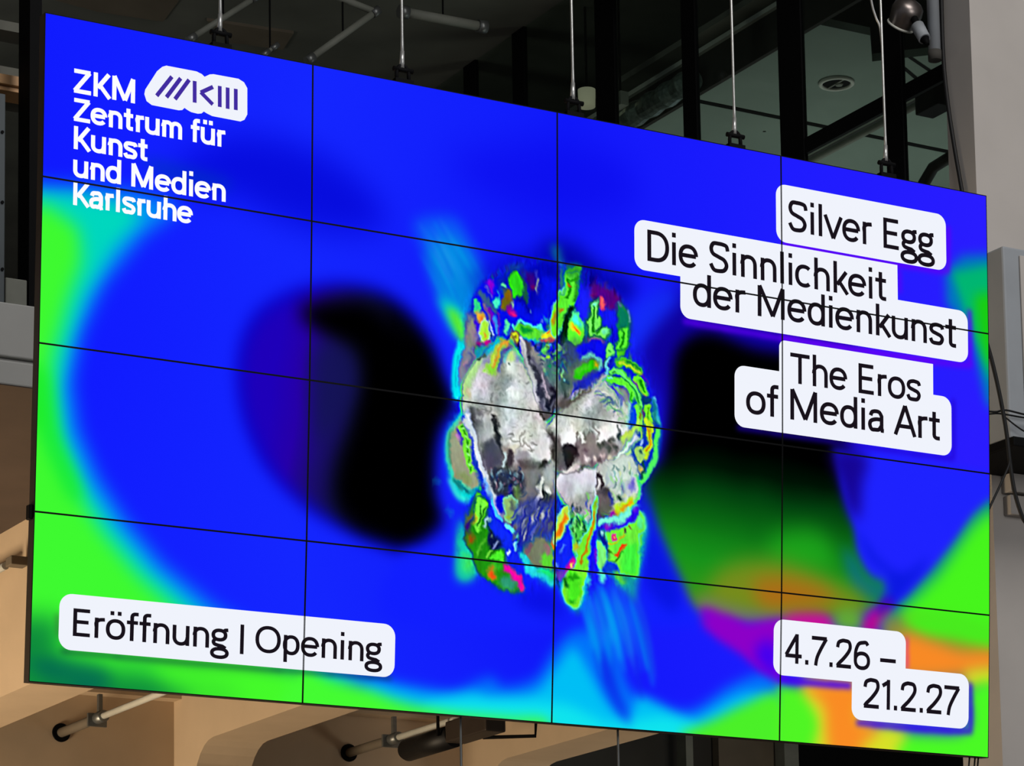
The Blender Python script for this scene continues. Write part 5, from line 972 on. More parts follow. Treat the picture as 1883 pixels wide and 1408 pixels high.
# slab of the upper floor with its parapet
struct(MB().box((-14, PAR_Y - .01, SLAB), (PILX - .05, 12, SLAB + .05)).box((-14, PAR_Y + .04, SLAB + .05), (PILX - .05, 12, SLAB + .25)).build('slab', M['soffit']), 'brown underside of the upper floor', 'ceiling')
o = MB().box((-14, PAR_Y, PAR_GRV + .012), (PILX - .1, PAR_Y + .16, PAR_TOP)).box((-14, PAR_Y - .014, SLAB + .003), (PILX - .1, PAR_Y + .16, PAR_GRV - .012)).box((-14, PAR_Y + .02, PAR_GRV - .012), (PILX - .1, PAR_Y + .16, PAR_GRV + .012))
struct(o.build('trim_2', M['parapet'], bevel=.008), 'pale grey parapet of the upper floor left of the screen', 'parapet')
# haunched beams below the slab
def beam(name, x, label, y0, haunch=True):
    if not haunch:
        o = MB().prism([(y0, SLAB), (y0, ZB), (YEND, ZB), (YEND, SLAB)], x, x + BW).build(name, M['beige']); struct(o, label, 'beam'); return o
    prof = [(y0, SLAB), (y0, ZB)]
    prof += [(YH + .30 * math.sin(t), ZB - .34 + .34 * math.cos(t) - .0) for t in np.linspace(0, math.pi / 2, 8)]
    prof += [(YH + .42, ZB - .9), (YH + .45, 0), (YEND, 0), (YEND, SLAB)]
    o = MB().prism(prof, x, x + BW).build(name, M['beige']); struct(o, label, 'beam'); return o
beam('trim_3', B1, 'beige straight ceiling beam at the left edge', 2.2, False)
beam('trim_4', B2, 'beige haunched ceiling beam below the middle of the screen', 2.2)
b3 = beam('trim_5', B3, 'beige haunched ceiling beam below the right half of the screen', 2.2)
HDR = at_y(120, 1268, YEND - .12).z
struct(MB().box((-14, YEND, 0), (B3 + BW, YEND + .2, SLAB)).box((-14, YEND - .12, HDR), (B3 + BW, YEND, SLAB)).build('wall_end', M['beige']), 'beige end wall behind the beams', 'wall')
# dark room right of the last beam
RY = YEND + 1.0
struct(MB().box((B3 + BW, RY, 0), (12, RY + .2, SLAB)).build('wall_dark', M['darkwall']), 'dark wall under the gallery at the right', 'wall')
def panel_between(px0, px1, name, m, y, depth, label, cat):
    a = at_y(px0, 1400, y); b = at_y(px1, 1400, y)
    o = MB().box((a.x, y, 0), (b.x, y + depth, SLAB)).build(name, m); struct(o, label, cat); return o
panel_between(1262, 1275, 'trim_6', M['tube'], RY - .25, .12, 'grey post in the dark passage, left one', 'post')
panel_between(1443, 1469, 'trim_7', M['tube'], RY - .25, .12, 'wide grey post in the dark passage, right one', 'post')
panel_between(1322, 1436, 'trim_8', M['brown'], RY - .1, .08, 'brown wall panel between two posts', 'panel')
panel_between(1470, 1790, 'trim_16', M['black'], RY - .12, .1, 'black wall panel at the right of the dark passage', 'panel')
# black post and window field behind the parapet at the left
a = at_y(54, 300, PAR_Y + .3); b = at_y(76, 300, PAR_Y + .3)
struct(MB().box((a.x, PAR_Y + .3, SLAB + .25), (b.x, PAR_Y + .45, HALL_Z + 1)).build('trim_9', M['black']), 'black post behind the parapet', 'post')
a = at_y(-60, 145, PAR_Y + .6); b = at_y(80, 172, PAR_Y + .6); zt = at_y(20, 148, PAR_Y + .6).z; zb = at_y(20, 168, PAR_Y + .6).z
o = MB().box((a.x, PAR_Y + .6, zb), (b.x, PAR_Y + .75, zb + .022)).box((a.x, PAR_Y + .62, zb + .022), (b.x, PAR_Y + .75, zt - .03)).box((a.x, PAR_Y + .58, zt - .03), (b.x, PAR_Y + .75, zt + .02))
struct(o.build('trim_10', M['wood'], bevel=.004), 'varnished wooden rail at the top left', 'rail')
zt2 = at_y(20, 124, PAR_Y + .8).z
struct(MB().box((a.x, PAR_Y + .8, zt - .02), (b.x, PAR_Y + .95, zt2)).build('trim_11', M['dark']), 'dark grey band above the wooden rail', 'band')
zt3 = at_y(20, 40, PAR_Y + .8).z
struct(MB().box((a.x, PAR_Y + .8, zt3 - .05), (b.x, PAR_Y + .95, zt3)).build('trim_12', M['dark']), 'thin dark band at the top left', 'band')
a = at_y(-50, 400, PAR_Y + .2); b = at_y(9, 400, PAR_Y + .2); zt = at_y(5, 172, PAR_Y + .2).z
o = MB().box((a.x, PAR_Y + .2, SLAB + .25), (b.x, PAR_Y + .24, zt))
ob = tag(o.build('sheet_metal_panel', M['grey'], bevel=.004), 'narrow grey sheet panel standing at the left picture edge above the parapet', 'panel')
for yy in (243, 372, 495):
    c = at_y(4, yy, PAR_Y + .2); MB().tube([c, c + Vector((0, -.006, 0))], .008, 10).build('rivet', M['black'], ob)
a = at_y(10, 540, PAR_Y + .3); b = at_y(50, 540, PAR_Y + .3); zt = at_y(30, 512, PAR_Y + .3).z
tag(MB().box((a.x, PAR_Y + .3, SLAB + .25), (b.x, PAR_Y + .6, zt)).build('storage_box', M['tube'], bevel=.006), 'dull grey box standing behind the parapet next to the black post', 'box')

# ------------------------------------------------------------------ glazed front of the upper floor
win = empty('window_1', (FAC, 4, SLAB + .25), 'black framed glazing of the upper floor above the screen', 'window'); struct(win)
mul = [(1623, 1656), (1430, 1473), (1253, 1278), (1094, 1129), (941, 963), (851, 873), (786, 796), (700, 719)]
ys = []
for l, r in mul:
    y0 = at_x(r, 100, FAC).y; y1 = at_x(l, 100, FAC).y; ys.append((y0, y1))
    MB().box((FAC, y0, SLAB + .25), (FAC + .03, y1, 11.0 if y0 < 3.1 else HALL_Z)).build('mullion', M['black'], win, bevel=.004)
zt = at_x(1628, 173, FAC).z; zb = at_x(1664, 184, FAC).z
for (a0, a1) in ((at_x(1740, 120, FAC).y, ys[0][0]), (ys[0][1], ys[1][0])):
    MB().box((FAC + .003, a0, zb), (FAC + .027, a1, zt)).build('transom', M['black'], win)
prev = at_x(1740, 120, FAC).y
for (y0, y1) in ys:
    MB().box((FAC + .011, prev, SLAB + .25), (FAC + .019, y0, HALL_Z)).build('pane', M['glass'], win); prev = y1
rod = at_x(713, 80, FAC - .02)
tag(MB().tube([(rod.x, rod.y, SLAB + .25), (rod.x, rod.y, HALL_Z)], .011, 10).build('conduit_rod', M['zinc'], smooth=True), 'thin pale vertical rod on the black post left of the second cable', 'rod')
# the lit room behind the glass
CX = FAC + .45
ZC = at_x(1310, 160, CX).z; ZP = at_x(1280, 108, CX).z
pts = [(-300, 1075), (1180, 232), (1492, 42), (1600, 65), (1604, 113), (1628, 117), (1656, 112), (1740, 96), (1900, 60), (2600, 500), (900, 700), (-300, 1120)]
pp = [at_z(x, y, ZC) for x, y in pts]
pp = [Vector((min(q.x, 12), min(q.y, 13.5), ZC)) for q in pp]
xs = [(CX, 13.5), (CX, at_z(1492, 42, ZC).y), (at_z(1600, 65, ZC).x, at_z(1600, 65, ZC).y), (at_z(1604, 113, ZC).x, at_z(1604, 113, ZC).y), (at_z(1740, 98, ZC).x, at_z(1740, 98, ZC).y), (11.9, at_z(1740, 98, ZC).y), (11.9, 13.5)]
o = MB(); n = len(xs)
o.v = [(x, y, ZC) for x, y in xs] + [(x, y, ZC + .05) for x, y in xs]
o.f = [tuple(range(n)), tuple(range(2 * n - 1, n - 1, -1))] + [(k, (k + 1) % n, n + (k + 1) % n, n + k) for k in range(n)]
struct(o.build('ceiling_lit', M['ceil']), 'grey green suspended ceiling behind the glazing', 'ceiling')
struct(MB().box((FAC + .12, .9 + .5, 11.0), (12, 3.5, 11.15)).build('ceiling_room', M['bulk']), 'dark ceiling of the glazed room', 'ceiling')
o = MB().box((CX - .03, 1.6, ZC - .01), (CX, 13.4, ZP))
struct(o.build('trim_13', M['bulk']), 'dark bulkhead along the suspended ceiling', 'bulkhead')
struct(MB().box((CX - .06, 1.6, ZP - .018), (CX - .03, 13.4, ZP + .012)).build('trim_14', M['pale']), 'thin pale edge strip above the bulkhead', 'trim')
struct(MB().box((FAC + .27, 1.6, ZP + .02), (CX - .06, 13.4, ZP + .06)).build('ceiling_edge', M['dark']), 'dark ceiling strip just behind the glazing', 'ceiling')
# joints of the ceiling boards
o = MB()
for (x, y) in ((1310, 192), (1600, 248)):
    q = at_z(x, y, ZC); o.box((CX + .02, q.y - .012, ZC - .004), (11.5, q.y + .012, ZC))
for (a_, b_) in (((1663, 125), (1690, 148)), ((1684, 112), (1712, 131))):
    q = at_z(*a_, ZC); r = at_z(*b_, ZC); d = (r - q).normalized() * .9; nn = Vector((-d.y, d.x, 0)).normalized() * .012
    o.poly([q - d * .1 - nn + Vector((0, 0, -.004)), r + nn * -1 + Vector((0, 0, -.004)), r + nn + Vector((0, 0, -.004)), q - d * .1 + nn + Vector((0, 0, -.004))])
struct(o.build('trim_15', M['black']), 'dark joints between the ceiling boards', 'joint')
# beams hung under that ceiling
yA = at_x(1440, 200, 4.3).y
z0 = at_x(1370, 221, 4.3).z; z1 = at_x(1370, 186, 4.3).z
z2 = at_x(1390, 235, 4.3).z; z3 = at_x(1390, 219, 4.3).z
t = empty('hanging_beam', (4.3, yA, z3), 'pair of black parallel bars under the grey ceiling behind the fourth cable', 'beam')
MB().box((4.3, yA, z0), (4.42, 12, z1)).build('upper_bar', M['black'], t)
MB().box((4.3, yA, z2), (4.36, 12, z3)).build('lower_bar', M['black'], t)
q = at_x(1408, 190, 4.3); MB().box((4.29, q.y - .12, z3 - .02), (4.43, q.y + .02, z1 + .05)).build('clamp', M['black'], t)
q = at_x(1403, 205, 4.3); MB().box((4.27, q.y - .05, z3 - .04), (4.30, q.y + .07, z0 + .02)).build('clamp_plate', M['pale'], t)
for yy in (yA + .3, 8): MB().tube([(4.36, yy, z1), (4.36, yy, ZC)], .012, 8).build('hanger', M['black'], t)
# strip tube under the ceiling
xt = 4.9
for _ in range(40):
    a = at_x(1692, 190, xt)
    xt += (ZC - .09 - a.z) * .8
b = at_x(1494, 297, xt)
t = empty('ceiling_tube', a, 'long pale strip tube running away under the suspended ceiling, right of the fifth cable', 'tube')
MB().tube([a, (xt, 11, a.z)], .022, 10).build('strip', M['tube'], t, True)
MB().box((xt - .02, a.y, a.z + .03), (xt + .02, 11, a.z + .05)).build('rail', M['pale'], t)
for yy in (a.y + .3, a.y + 3): MB().tube([(xt, yy, a.z + .05), (xt, yy, ZC)], .008, 8).build('hanger', M['zinc'], t)
q0 = at_x(1697, 215, xt); q1 = at_x(1738, 170, xt)
tag(MB().box((xt - .06, q1.y, q0.z), (xt + .08, q0.y, ZC)).build('hanging_box', M['black'], bevel=.006), 'small black box hung at the end of the pale tube beside the pillar', 'box')
# recessed downlight ring
q = at_z(1538, 151, ZC); R0_ = .100
t = empty('downlight', (q.x, q.y, ZC), 'round recessed downlight with a pale ring in the grey green ceiling', 'lamp')
ring = MB()
pr = []
for k in range(41):
    a_ = 2 * math.pi * k / 40; pr.append((q.x + R0_ * math.cos(a_), q.y + R0_ * math.sin(a_), ZC - .008))
ring.tube(pr, .014, 8, False).build('ring', M['pale'], t, True)
MB().tube([(q.x, q.y, ZC - .003), (q.x, q.y, ZC - .006)], R0_, 32).build('reflector', M['black'], t)
MB().tube([(q.x + .02, q.y, ZC - .006), (q.x + .02, q.y, ZC - .02)], [.03, .02], 14).build('bulb', M['tube'], t, True)
MB().box((q.x - .006, q.y - R0_, ZC - .012), (q.x + .006, q.y + R0_, ZC - .005)).build('crossbar', M['tube'], t)
# far lampshade, soffit piece and the foil duct
XS = FAC + .20
q = at_x(1079, 181, XS); e_ = at_x(1094, 181, XS); dist = (q - Vector(EYE)).length; rr = 15 / F_PX * dist
h0 = at_x(1079, 197, XS).z; h1 = at_x(1079, 165, XS).z
t = empty('drum_lampshade', (q.x, q.y, h1), 'pale drum shaped lampshade seen between the third cable and a thick mullion', 'lamp')
MB().tube([(q.x, q.y, h0), (q.x, q.y, h1)], [rr, rr * 1.06], 28).build('lamp_shade', M['shade'], t, True)
MB().tube([(q.x, q.y, h1), (q.x, q.y, HALL_Z)], .008, 8).build('stem', M['black'], t)
q = at_x(1141, 184, XS); z0 = at_x(1141, 197, XS).z; z1 = at_x(1141, 172, XS).z
t = empty('cable_tray', (q.x, q.y, z1), 'short grey box end right of the thick mullion beside the foil duct', 'box')
MB().box((q.x - .03, q.y - .05, z0), (q.x + .03, q.y + .06, z1)).build('tray', M['tube'], t)
MB().tube([(q.x, q.y, z1), (q.x, q.y, HALL_Z)], .008, 8).build('hanger', M['black'], t)
xd = CX - .03 - .083; a = at_x(1243, 165, xd); b = at_x(1120, 232, xd)
pts = []; rs = []
n = 70
for k in range(n + 1):
    f_ = k / n; pts.append((xd, a.y - .2 + (11 - a.y) * f_, a.z)); rs.append(.07 + .012 * (k % 2))
t = empty('foil_duct', (xd, a.y, a.z), 'corrugated shiny foil duct running along the glazing right of the third cable', 'duct')
MB().tube(pts, rs, 16).build('duct_hose', M['foil'], t)
MB().box((xd + .06, a.y, a.z - .012), (CX - .03, 10.8, a.z + .012)).build('strap', M['zinc'], t)
a = at_x(1700, 335, 4.0); b = at_x(1745, 290, 4.0); m_ = at_x(1716, 308, 4.0)
q = at_x(1708, 340, 4.1)
e_ = at_x(1775, 262, 4.0); s_ = at_x(1690, 352, 4.0)
o = MB().tube([(s_.x, s_.y, SLAB + .2), s_, a, m_, b, e_, (e_.x, e_.y - .3, ZC + .02)], .035, 10)
tag(o.build('cable_loop', M['rubber'], smooth=True), 'thick dark curved hose behind the glass beside the pillar', 'hose')

# tubes of the dark upper hall at the left
YT = 4.6
def htube(name, pts, r, label, ends=True, group=None):
    t = empty(name, at_y(*pts[0], YT), label, 'tube', group)
    P = [at_y(x, y, YT) for x, y in pts]
    for e, f in zip(P, P[1:]): MB().tube([e, f], r, 14).build('pipe', M['tube'], t, True)
    for k in range(len(P)):
        d = (P[1] - P[0]).normalized() if k < 2 else (P[2] - P[1]).normalized(); e = P[k]; MB().tube([e - d * .03, e + d * .03], r * 1.35, 14).build('coupling', M['zinc'], t, True)
    q = P[0].lerp(P[1], .5); MB().tube([q, (q.x, q.y, HALL_Z)], .006, 8).build('hanger', M['black'], t)
htube('tube_frame', [(570, 108), (690, 22), (600, -14)], .021, 'bent grey tube frame slanting up right above the first screen seam')
htube('truss_tube', [(742, 22), (886, 49)], .030, 'thick short grey tube ending right of the second cable')
htube('truss_tube', [(352, 70), (468, -4)], .018, 'grey tube slanting up right behind the first cable')
htube('truss_tube', [(488, 98), (505, 86)], .013, 'very short tube end just above the screen edge')
for (pl, lab) in (([(380, 38), (540, 62), (520, 92), (420, 78)], 'flat grey ceiling panel behind the first cable'), ([(100, 0), (330, 0), (300, 40), (180, 22)], 'flat dim ceiling panel at the top left')):
    Z_ = HALL_Z - .02; o = MB(); P = [at_z(x, y, Z_) for x, y in pl]
    o.v = [tuple(q) for q in P] + [(q.x, q.y, Z_ + .02) for q in P]; n = 4
    o.f = [(0, 1, 2, 3), (7, 6, 5, 4)] + [(k, (k + 1) % n, n + (k + 1) % n, n + k) for k in range(n)]
    tag(o.build('ceiling_panel', M['brown']), lab, 'panel')

# ------------------------------------------------------------------ pipes under the gallery
def gpipe(hole, coup, label, y1):
    q = at_y(*hole, YEND); x, z = q.x, q.z
    yc = at_x(coup[0], coup[1], x).y
    t = empty('sleeved_pipe', (x, YEND, z), label, 'pipe')
    MB().tube([(x, YEND - .012, z), (x, YEND + .02, z)], .058, 24).build('hole_sleeve', M['black'], t, True)
    MB().tube([(x, YEND + .02, z), (x, yc, z)], .03, 14).build('pipe', M['brown'], t, True)
    MB().tube([(x, yc, z), (x, y1, z)], .02, 14).build('conduit', M['pale'], t, True)
    MB().tube([(x, yc - .07, z), (x, yc + .09, z)], .036, 14).build('coupling', M['zinc'], t, True)
    cl = MB().box((x - .012, yc - .02, z), (x + .012, yc + .01, z + .14)).box((x - .06, yc + .03, z - .05), (x + .06, yc + .05, z + .03)); cl.build('clamp', M['zinc'], t)
    yh = yc - 1.0; MB().tube([(x, yh, z), (x, yh, SLAB)], .009, 8).build('hanger', M['zinc'], t)
    return x, z, yc
gpipe((112, 1347), (183, 1318), 'pale pipe entering a dark hole in the beige wall below the lower left screen corner', 2.6)
x2, z2_, yc2 = gpipe((641, 1384), (724, 1358), 'pale pipe entering a dark hole in the brown recess below the middle of the screen', 2.6)
# stage lamp hung beside the second pipe
YL0 = yc2 - .3
q = at_y(765, 1374, YL0)
t = empty('stage_spotlight', q, 'black cylindrical spotlight hung under the slab below the screen beside the pipe', 'lamp')
MB().tube([(q.x, YL0 + .1, q.z), (q.x, YL0 - .5, q.z)], .072, 24).build('body', M['blackplastic'], t, True)
MB().tube([(q.x, YL0 + .1, q.z), (q.x, YL0 + .13, q.z)], [.072, .06], 24).build('lens_ring', M['black'], t, True)
MB().box((q.x - .07, YL0 - 1.0, q.z - .05), (q.x + .07, YL0 - .5, q.z + .08)).build('ballast_box', M['housing'], t, bevel=.01)
yk = YL0 - .45
MB().tube([(q.x - .09, yk, q.z), (q.x - .09, yk, q.z + .22), (q.x + .09, yk, q.z + .22), (q.x + .09, yk, q.z)], .011, 8).build('yoke', M['black'], t)
q2 = at_x(885, 1372, q.x + .22); q3 = at_x(820, 1366, q.x + .08)
MB().tube([(q.x + .07, YL0 - .72, q.z - .04), (q.x + .30, YL0 - .95, q.z - .05), (q.x + .31, YL0 - .95, q.z + .10)], .012, 8).build('bracket', M['black'], t)
for dx_, r_ in ((-.05, .016), (.03, .012)): MB().tube([(q.x + dx_, yk, q.z + .22), (q.x + dx_, yk, SLAB)], r_, 10).build('hanger', M['black'], t)
a = at_x(872, 1345, q.x + .05); z_ = q.z + .06
tag(MB().box((q.x + .13, 2.4, z_), (q.x + .21, YL0 - 1.0, z_ + .05)).box((q.x + .16, 2.4, z_ + .05), (q.x + .18, 2.6, SLAB)).build('lighting_rail', M['tube']), 'grey lighting rail running from the spotlight up behind the screen', 'rail')
# pipe with clamp on the left beam
q = at_x(10, 1040, B1 - .10)
t = empty('beam_pipe', q, 'pale pipe end with a clamp on the beige beam at the left edge', 'pipe')
MB().tube([q, (q.x, q.y + 2.0, q.z)], .022, 12).build('pipe', M['pale'], t, True)
r = at_x(20, 1030, B1 - .1)
MB().box((B1 - .12, r.y - .06, q.z - .02), (B1 - .02, r.y + .03, q.z + .03)).box((B1 - .02, r.y - .36, q.z + .0), (B1, r.y + .05, q.z + .022)).box((B1 - .04, r.y - .36, q.z - .03), (B1 - .01, r.y - .33, q.z + .01)).build('clamp', M['brown'], t, bevel=.004)

# ------------------------------------------------------------------ things on the pillar
CY = .42
cxl = at_y(1851, 640, CY).x; zt = at_y(1850, 452, CY).z; zb = at_y(1858, 806, CY).z
t = empty('metal_cabinet', (cxl, .9, zb), 'tall narrow grey cabinet mounted on the pillar right of the screen', 'cabinet')
MB().box((cxl, CY, zb), (cxl + .62, .9, zt)).build('body', M['boxgrey'], t, bevel=.012)
MB().box((cxl + .10, CY - .012, zb + .05), (cxl + .60, CY, zt - .04)).build('door', M['plaster'], t, bevel=.004)
MB().box((cxl - .02, CY - .05, zb - .05), (cxl + .64, .9, zb)).build('base_tray', M['black'], t, bevel=.006)
YC_ = .33
def cab(name, pts, r, label, y=YC_, x=None, end=None, group=None):
    P = [at_y(a_, b_, y) if x is None else at_x(a_, b_, x) for a_, b_ in pts]
    q = spline(np.array([tuple(v) for v in P]), False, 6)
    pts3 = [Vector(v) for v in q]
    return tag(MB().tube(pts3, r, 10).build(name, M['rubber'], smooth=True), label, 'cable', group)
cab('power_cable', [(1800, 590), (1819, 645), (1836, 715), (1850, 790), (1857, 850), (1866, 905), (1880, 950), (1900, 990), (1930, 1120), (1940, 1500)], .0105, 'thick black cable hanging past the grey cabinet at the right edge')
cab('power_cable', [(1806, 962), (1823, 926), (1840, 890), (1854, 858), (1857, 845)], .006, 'thin black cable branching down left from the thick one beside the screen', y=YC_ - .02)
cab('power_cable', [(1800, 754), (1830, 757), (1850, 754), (1885, 762), (1930, 770)], .005, 'upper thin black cable looping across the grey cabinet', y=YC_ + .03)
cab('power_cable', [(1800, 764), (1830, 760), (1850, 762), (1886, 768), (1930, 772)], .0045, 'lower thin black cable looping across the grey cabinet', y=YC_ + .05)
cab('power_cable', [(1850, 768), (1866, 781), (1884, 793), (1920, 812)], .004, 'thin black cable sagging off to the right over the grey cabinet', y=YC_ + .04)
cab('power_cable', [(1728, -160), (1731, 0), (1735, 110), (1743, 190), (1755, 270), (1768, 345), (1786, 450)], .0115, 'black cable running down the left face of the pillar at the top right', x=PILX - .02)
q = at_x(1717, 50, PILX - .075); z_ = at_x(1717, 96, PILX - .075).z
t = empty('vertical_pipe', (q.x, q.y, z_), 'pale vertical pipe ending beside the pillar at the top right', 'pipe')
MB().tube([(q.x, q.y, z_), (q.x, q.y, 11.0)], .033, 18).build('pipe', M['boxgrey'], t, True)
MB().tube([(q.x, q.y, z_ - .05), (q.x, q.y, z_ + .005)], .036, 18).build('end_cap', M['darkwall'], t, True)
# bell reflector lamp
XL = PILX - .16
mo = at_x(1656, 47, XL); ap = at_x(1676, 4, XL)
d = (mo - ap).normalized(); L = (mo - ap).length
so = at_x(1706, 82, XL); s1 = at_x(1687, 48, XL); ds = (s1 - so).normalized(); Ls = (s1 - so).length
t = empty('reflector_lamp', so, 'bell shaped metal reflector lamp beside the pale pipe at the top right', 'lamp')
prof = [(-.10, .02), (.0, .058), (.15, .080), (.40, .088), (.75, .078), (1.0, .072)]
MB().tube([ap + d * L * a_ for a_, _ in prof], [b_ for _, b_ in prof], 28, False).build('reflector', M['chrome'], t, True)
MB().tube([ap - d * L * .1, ap - d * L * .098], .02, 20).build('reflector_cap', M['chrome'], t, True)
pr = []; u_ = d.orthogonal().normalized(); v_ = d.cross(u_)
for k in range(33):
    a_ = 2 * math.pi * k / 32; pr.append(mo + (u_ * math.cos(a_) + v_ * math.sin(a_)) * .072)
MB().tube(pr, .007, 8, False).build('rim', M['pale'], t, True)
MB().tube([so + ds * Ls * .30, s1], [.033, .036], 20).build('socket', M['boxgrey'], t, True)
MB().tube([so, so + ds * Ls * .30], [.010, .026], 16).build('neck', M['black'], t, True)
MB().tube([s1 - ds * .02, s1 + ds * .05 + Vector((0, 0, .01))], .02, 12).build('knuckle', M['black'], t, True)
MB().tube([so + ds * Ls * .2, (q.x - .040, q.y, so.z + .10)], .006, 8).build('arm', M['black'], t, True)
# loose wire right of the fifth suspension cable's head
cab('hanging_wire', [(1590, -80), (1602, 0), (1610, 30), (1618, 50), (1622, 85)], .0055, 'thin pale wire curving beside the fifth suspension cable', y=.05).data.materials[0] = M['cable']

# ------------------------------------------------------------------ the display wall
paint_background(); paint_figure(); paint_detail(); paint_finish(); paint_glows()
PIC = lin(np.clip(img, 0, 1) * 255.0)
sm = bpy.data.materials.new('display_image'); sm.use_nodes = True; nt = sm.node_tree; b = nt.nodes['Principled BSDF']
at = nt.nodes.new('ShaderNodeAttribute'); at.attribute_name = 'picture'
b.inputs['Base Color'].default_value = (0, 0, 0, 1); b.inputs['Roughness'].default_value = .5; b.inputs['Specular IOR Level'].default_value = 0.0
nt.links.new(at.outputs['Color'], b.inputs['Emission Color']); b.inputs['Emission Strength'].default_value = 1.0
vw = empty('video_display', WALL_O, 'large hanging video screen of sixteen panels showing a blue and green exhibition poster', 'screen')
GAP = .0037
def sample(u, v):
    x = np.clip(u * CW / 4 - .5, 0, CW - 1.001); y = np.clip(v * CH / 4 - .5, 0, CH - 1.001)
    x0 = x.astype(int); y0 = y.astype(int); fx = (x - x0)[..., None]; fy = (y - y0)[..., None]
    return (PIC[y0, x0] * (1 - fx) + PIC[y0, x0 + 1] * fx) * (1 - fy) + (PIC[y0 + 1, x0] * (1 - fx) + PIC[y0 + 1, x0 + 1] * fx) * fy
def grid_mesh(name, i, j, nx, ny):
    gu = GAP / PW; gv = GAP / PH
    U, V = np.meshgrid(np.linspace(i + gu, i + 1 - gu, nx + 1), np.linspace(j + gv, j + 1 - gv, ny + 1))
    P = wall(U, V, .002).reshape(-1, 3)
    k = np.arange((nx + 1) * (ny + 1)).reshape(ny + 1, nx + 1)
    F = np.stack([k[:-1, :-1], k[1:, :-1], k[1:, 1:], k[:-1, 1:]], -1).reshape(-1, 4)
    me = bpy.data.meshes.new(name)
    me.vertices.add(len(P)); me.vertices.foreach_set('co', P.ravel())
    me.loops.add(F.size); me.loops.foreach_set('vertex_index', F.ravel().astype(np.int32))
    me.polygons.add(len(F)); me.polygons.foreach_set('loop_start', np.arange(0, F.size, 4, dtype=np.int32))
    me.update(calc_edges=True)
    ca = me.color_attributes.new('picture', 'FLOAT_COLOR', 'POINT')
    c = np.concatenate([sample(U, V).reshape(-1, 3), np.ones((len(P), 1))], 1)
    ca.data.foreach_set('color', c.ravel().astype(np.float32))
    me.materials.append(sm)
    return me
def local(o, parent):
    o.parent = parent; o.matrix_parent_inverse = parent.matrix_world.inverted()
for j in range(4):
    for i in range(4):
        o = MB()
        D = .055
        u0, u1, v0, v1 = i + .0004, i + .9996, j + 1e-6, j + 1 - 1e-6
        fr = [wall(u, v, 0.0) for u, v in ((u0, v0), (u1, v0), (u1, v1), (u0, v1))]
        bk = [wall(u, v, -D) for u, v in ((u0, v0), (u1, v0), (u1, v1), (u0, v1))]
        o.v = [tuple(q) for q in fr + bk]
        o.f = [(0, 1, 2, 3), (7, 6, 5, 4), (0, 4, 5, 1), (1, 5, 6, 2), (2, 6, 7, 3), (3, 7, 4, 0)]
        dp = o.build('display_panel', M['housing'], vw)
        be = MB(); gu = GAP / PW; gv = GAP / PH
        for (a0, a1, c0, c1) in ((u0, i + gu, v0, v1), (i + 1 - gu, u1, v0, v1), (i + gu, i + 1 - gu, v0, j + gv), (i + gu, i + 1 - gu, j + 1 - gv, v1)):
            f4 = [wall(u, v, .0032) for u, v in ((a0, c0), (a1, c0), (a1, c1), (a0, c1))]; b4 = [wall(u, v, 0.0) for u, v in ((a0, c0), (a1, c0), (a1, c1), (a0, c1))]
            k = len(be.v); be.v += [tuple(q) for q in f4 + b4]
            be.f += [tuple(k + q for q in f) for f in ((0, 1, 2, 3), (7, 6, 5, 4), (0, 4, 5, 1), (1, 5, 6, 2), (2, 6, 7, 3), (3, 7, 4, 0))]
        be.build('bezel', M['bezel'], dp)
        inner = (i in (1, 2) and j in (1, 2, 3))
        so_ = bpy.data.objects.new('screen', grid_mesh('screen', i, j, *((420, 236) if inner else (200, 112)))); COL.objects.link(so_); local(so_, dp)
# the text boxes of the poster
M['white'] = screen_mat('poster_white', (240, 243, 252)); M['ink'] = screen_mat('poster_ink', (24, 18, 26)); M['logo'] = screen_mat('poster_violet', (66, 44, 160)); M['bright'] = screen_mat('poster_bright_white', (252, 252, 255))
def flat(name, polys, out, m):
    """polygons in panel units laid on the displays, cut where two rows of displays meet"""
    bm = bmesh.new()
    for P in polys:
        bm.faces.new([bm.verts.new((x, y, 0)) for x, y in P])
    for k in (1, 2, 3):
        for ax in (0, 1):
            no = (1, 0, 0) if ax == 0 else (0, 1, 0); co = (k, 0, 0) if ax == 0 else (0, k, 0)
            bmesh.ops.bisect_plane(bm, geom=bm.verts[:] + bm.edges[:] + bm.faces[:], plane_co=co, plane_no=no, dist=1e-6)
    vs = np.array([v.co[:] for v in bm.verts])
    P = wall(vs[:, 0], np.clip(vs[:, 1], 0, 3.9999), out)
    for v, q in zip(bm.verts, P): v.co = q
    n_ = Vector(WALL_AX[:, 2])
    bm.normal_update()
    for f in bm.faces:
        if f.normal.dot(n_) < 0: f.normal_flip()
    me = bpy.data.meshes.new(name); bm.to_mesh(me); bm.free(); me.materials.append(m)
    o = bpy.data.objects.new(name, me); COL.objects.link(o); local(o, vw); return o
ASP = PW / PH
def UV(g, p): return np.array([T(g, [p])[0][0] * 4 / CW, T(g, [p])[0][1] * 4 / CH])
def rbox(x0, y0, x1, y1, r, corners=(1, 1, 1, 1)):
    """rounded box in panel units, r in panel widths; corners TL TR BR BL"""
    out = []
    for (cx, cy, a0, on) in ((x0, y0, 180, corners[0]), (x1, y0, 270, corners[1]), (x1, y1, 0, corners[2]), (x0, y1, 90, corners[3])):
        if not on: out.append((cx, cy)); continue
        sx = 1 if cx == x0 else -1; sy = 1 if cy == y0 else -1
        for a in np.radians(np.linspace(a0, a0 + 90, 9)): out.append((cx + sx * r + r * math.cos(a), cy + sy * r * ASP + r * ASP * math.sin(a)))
    return out
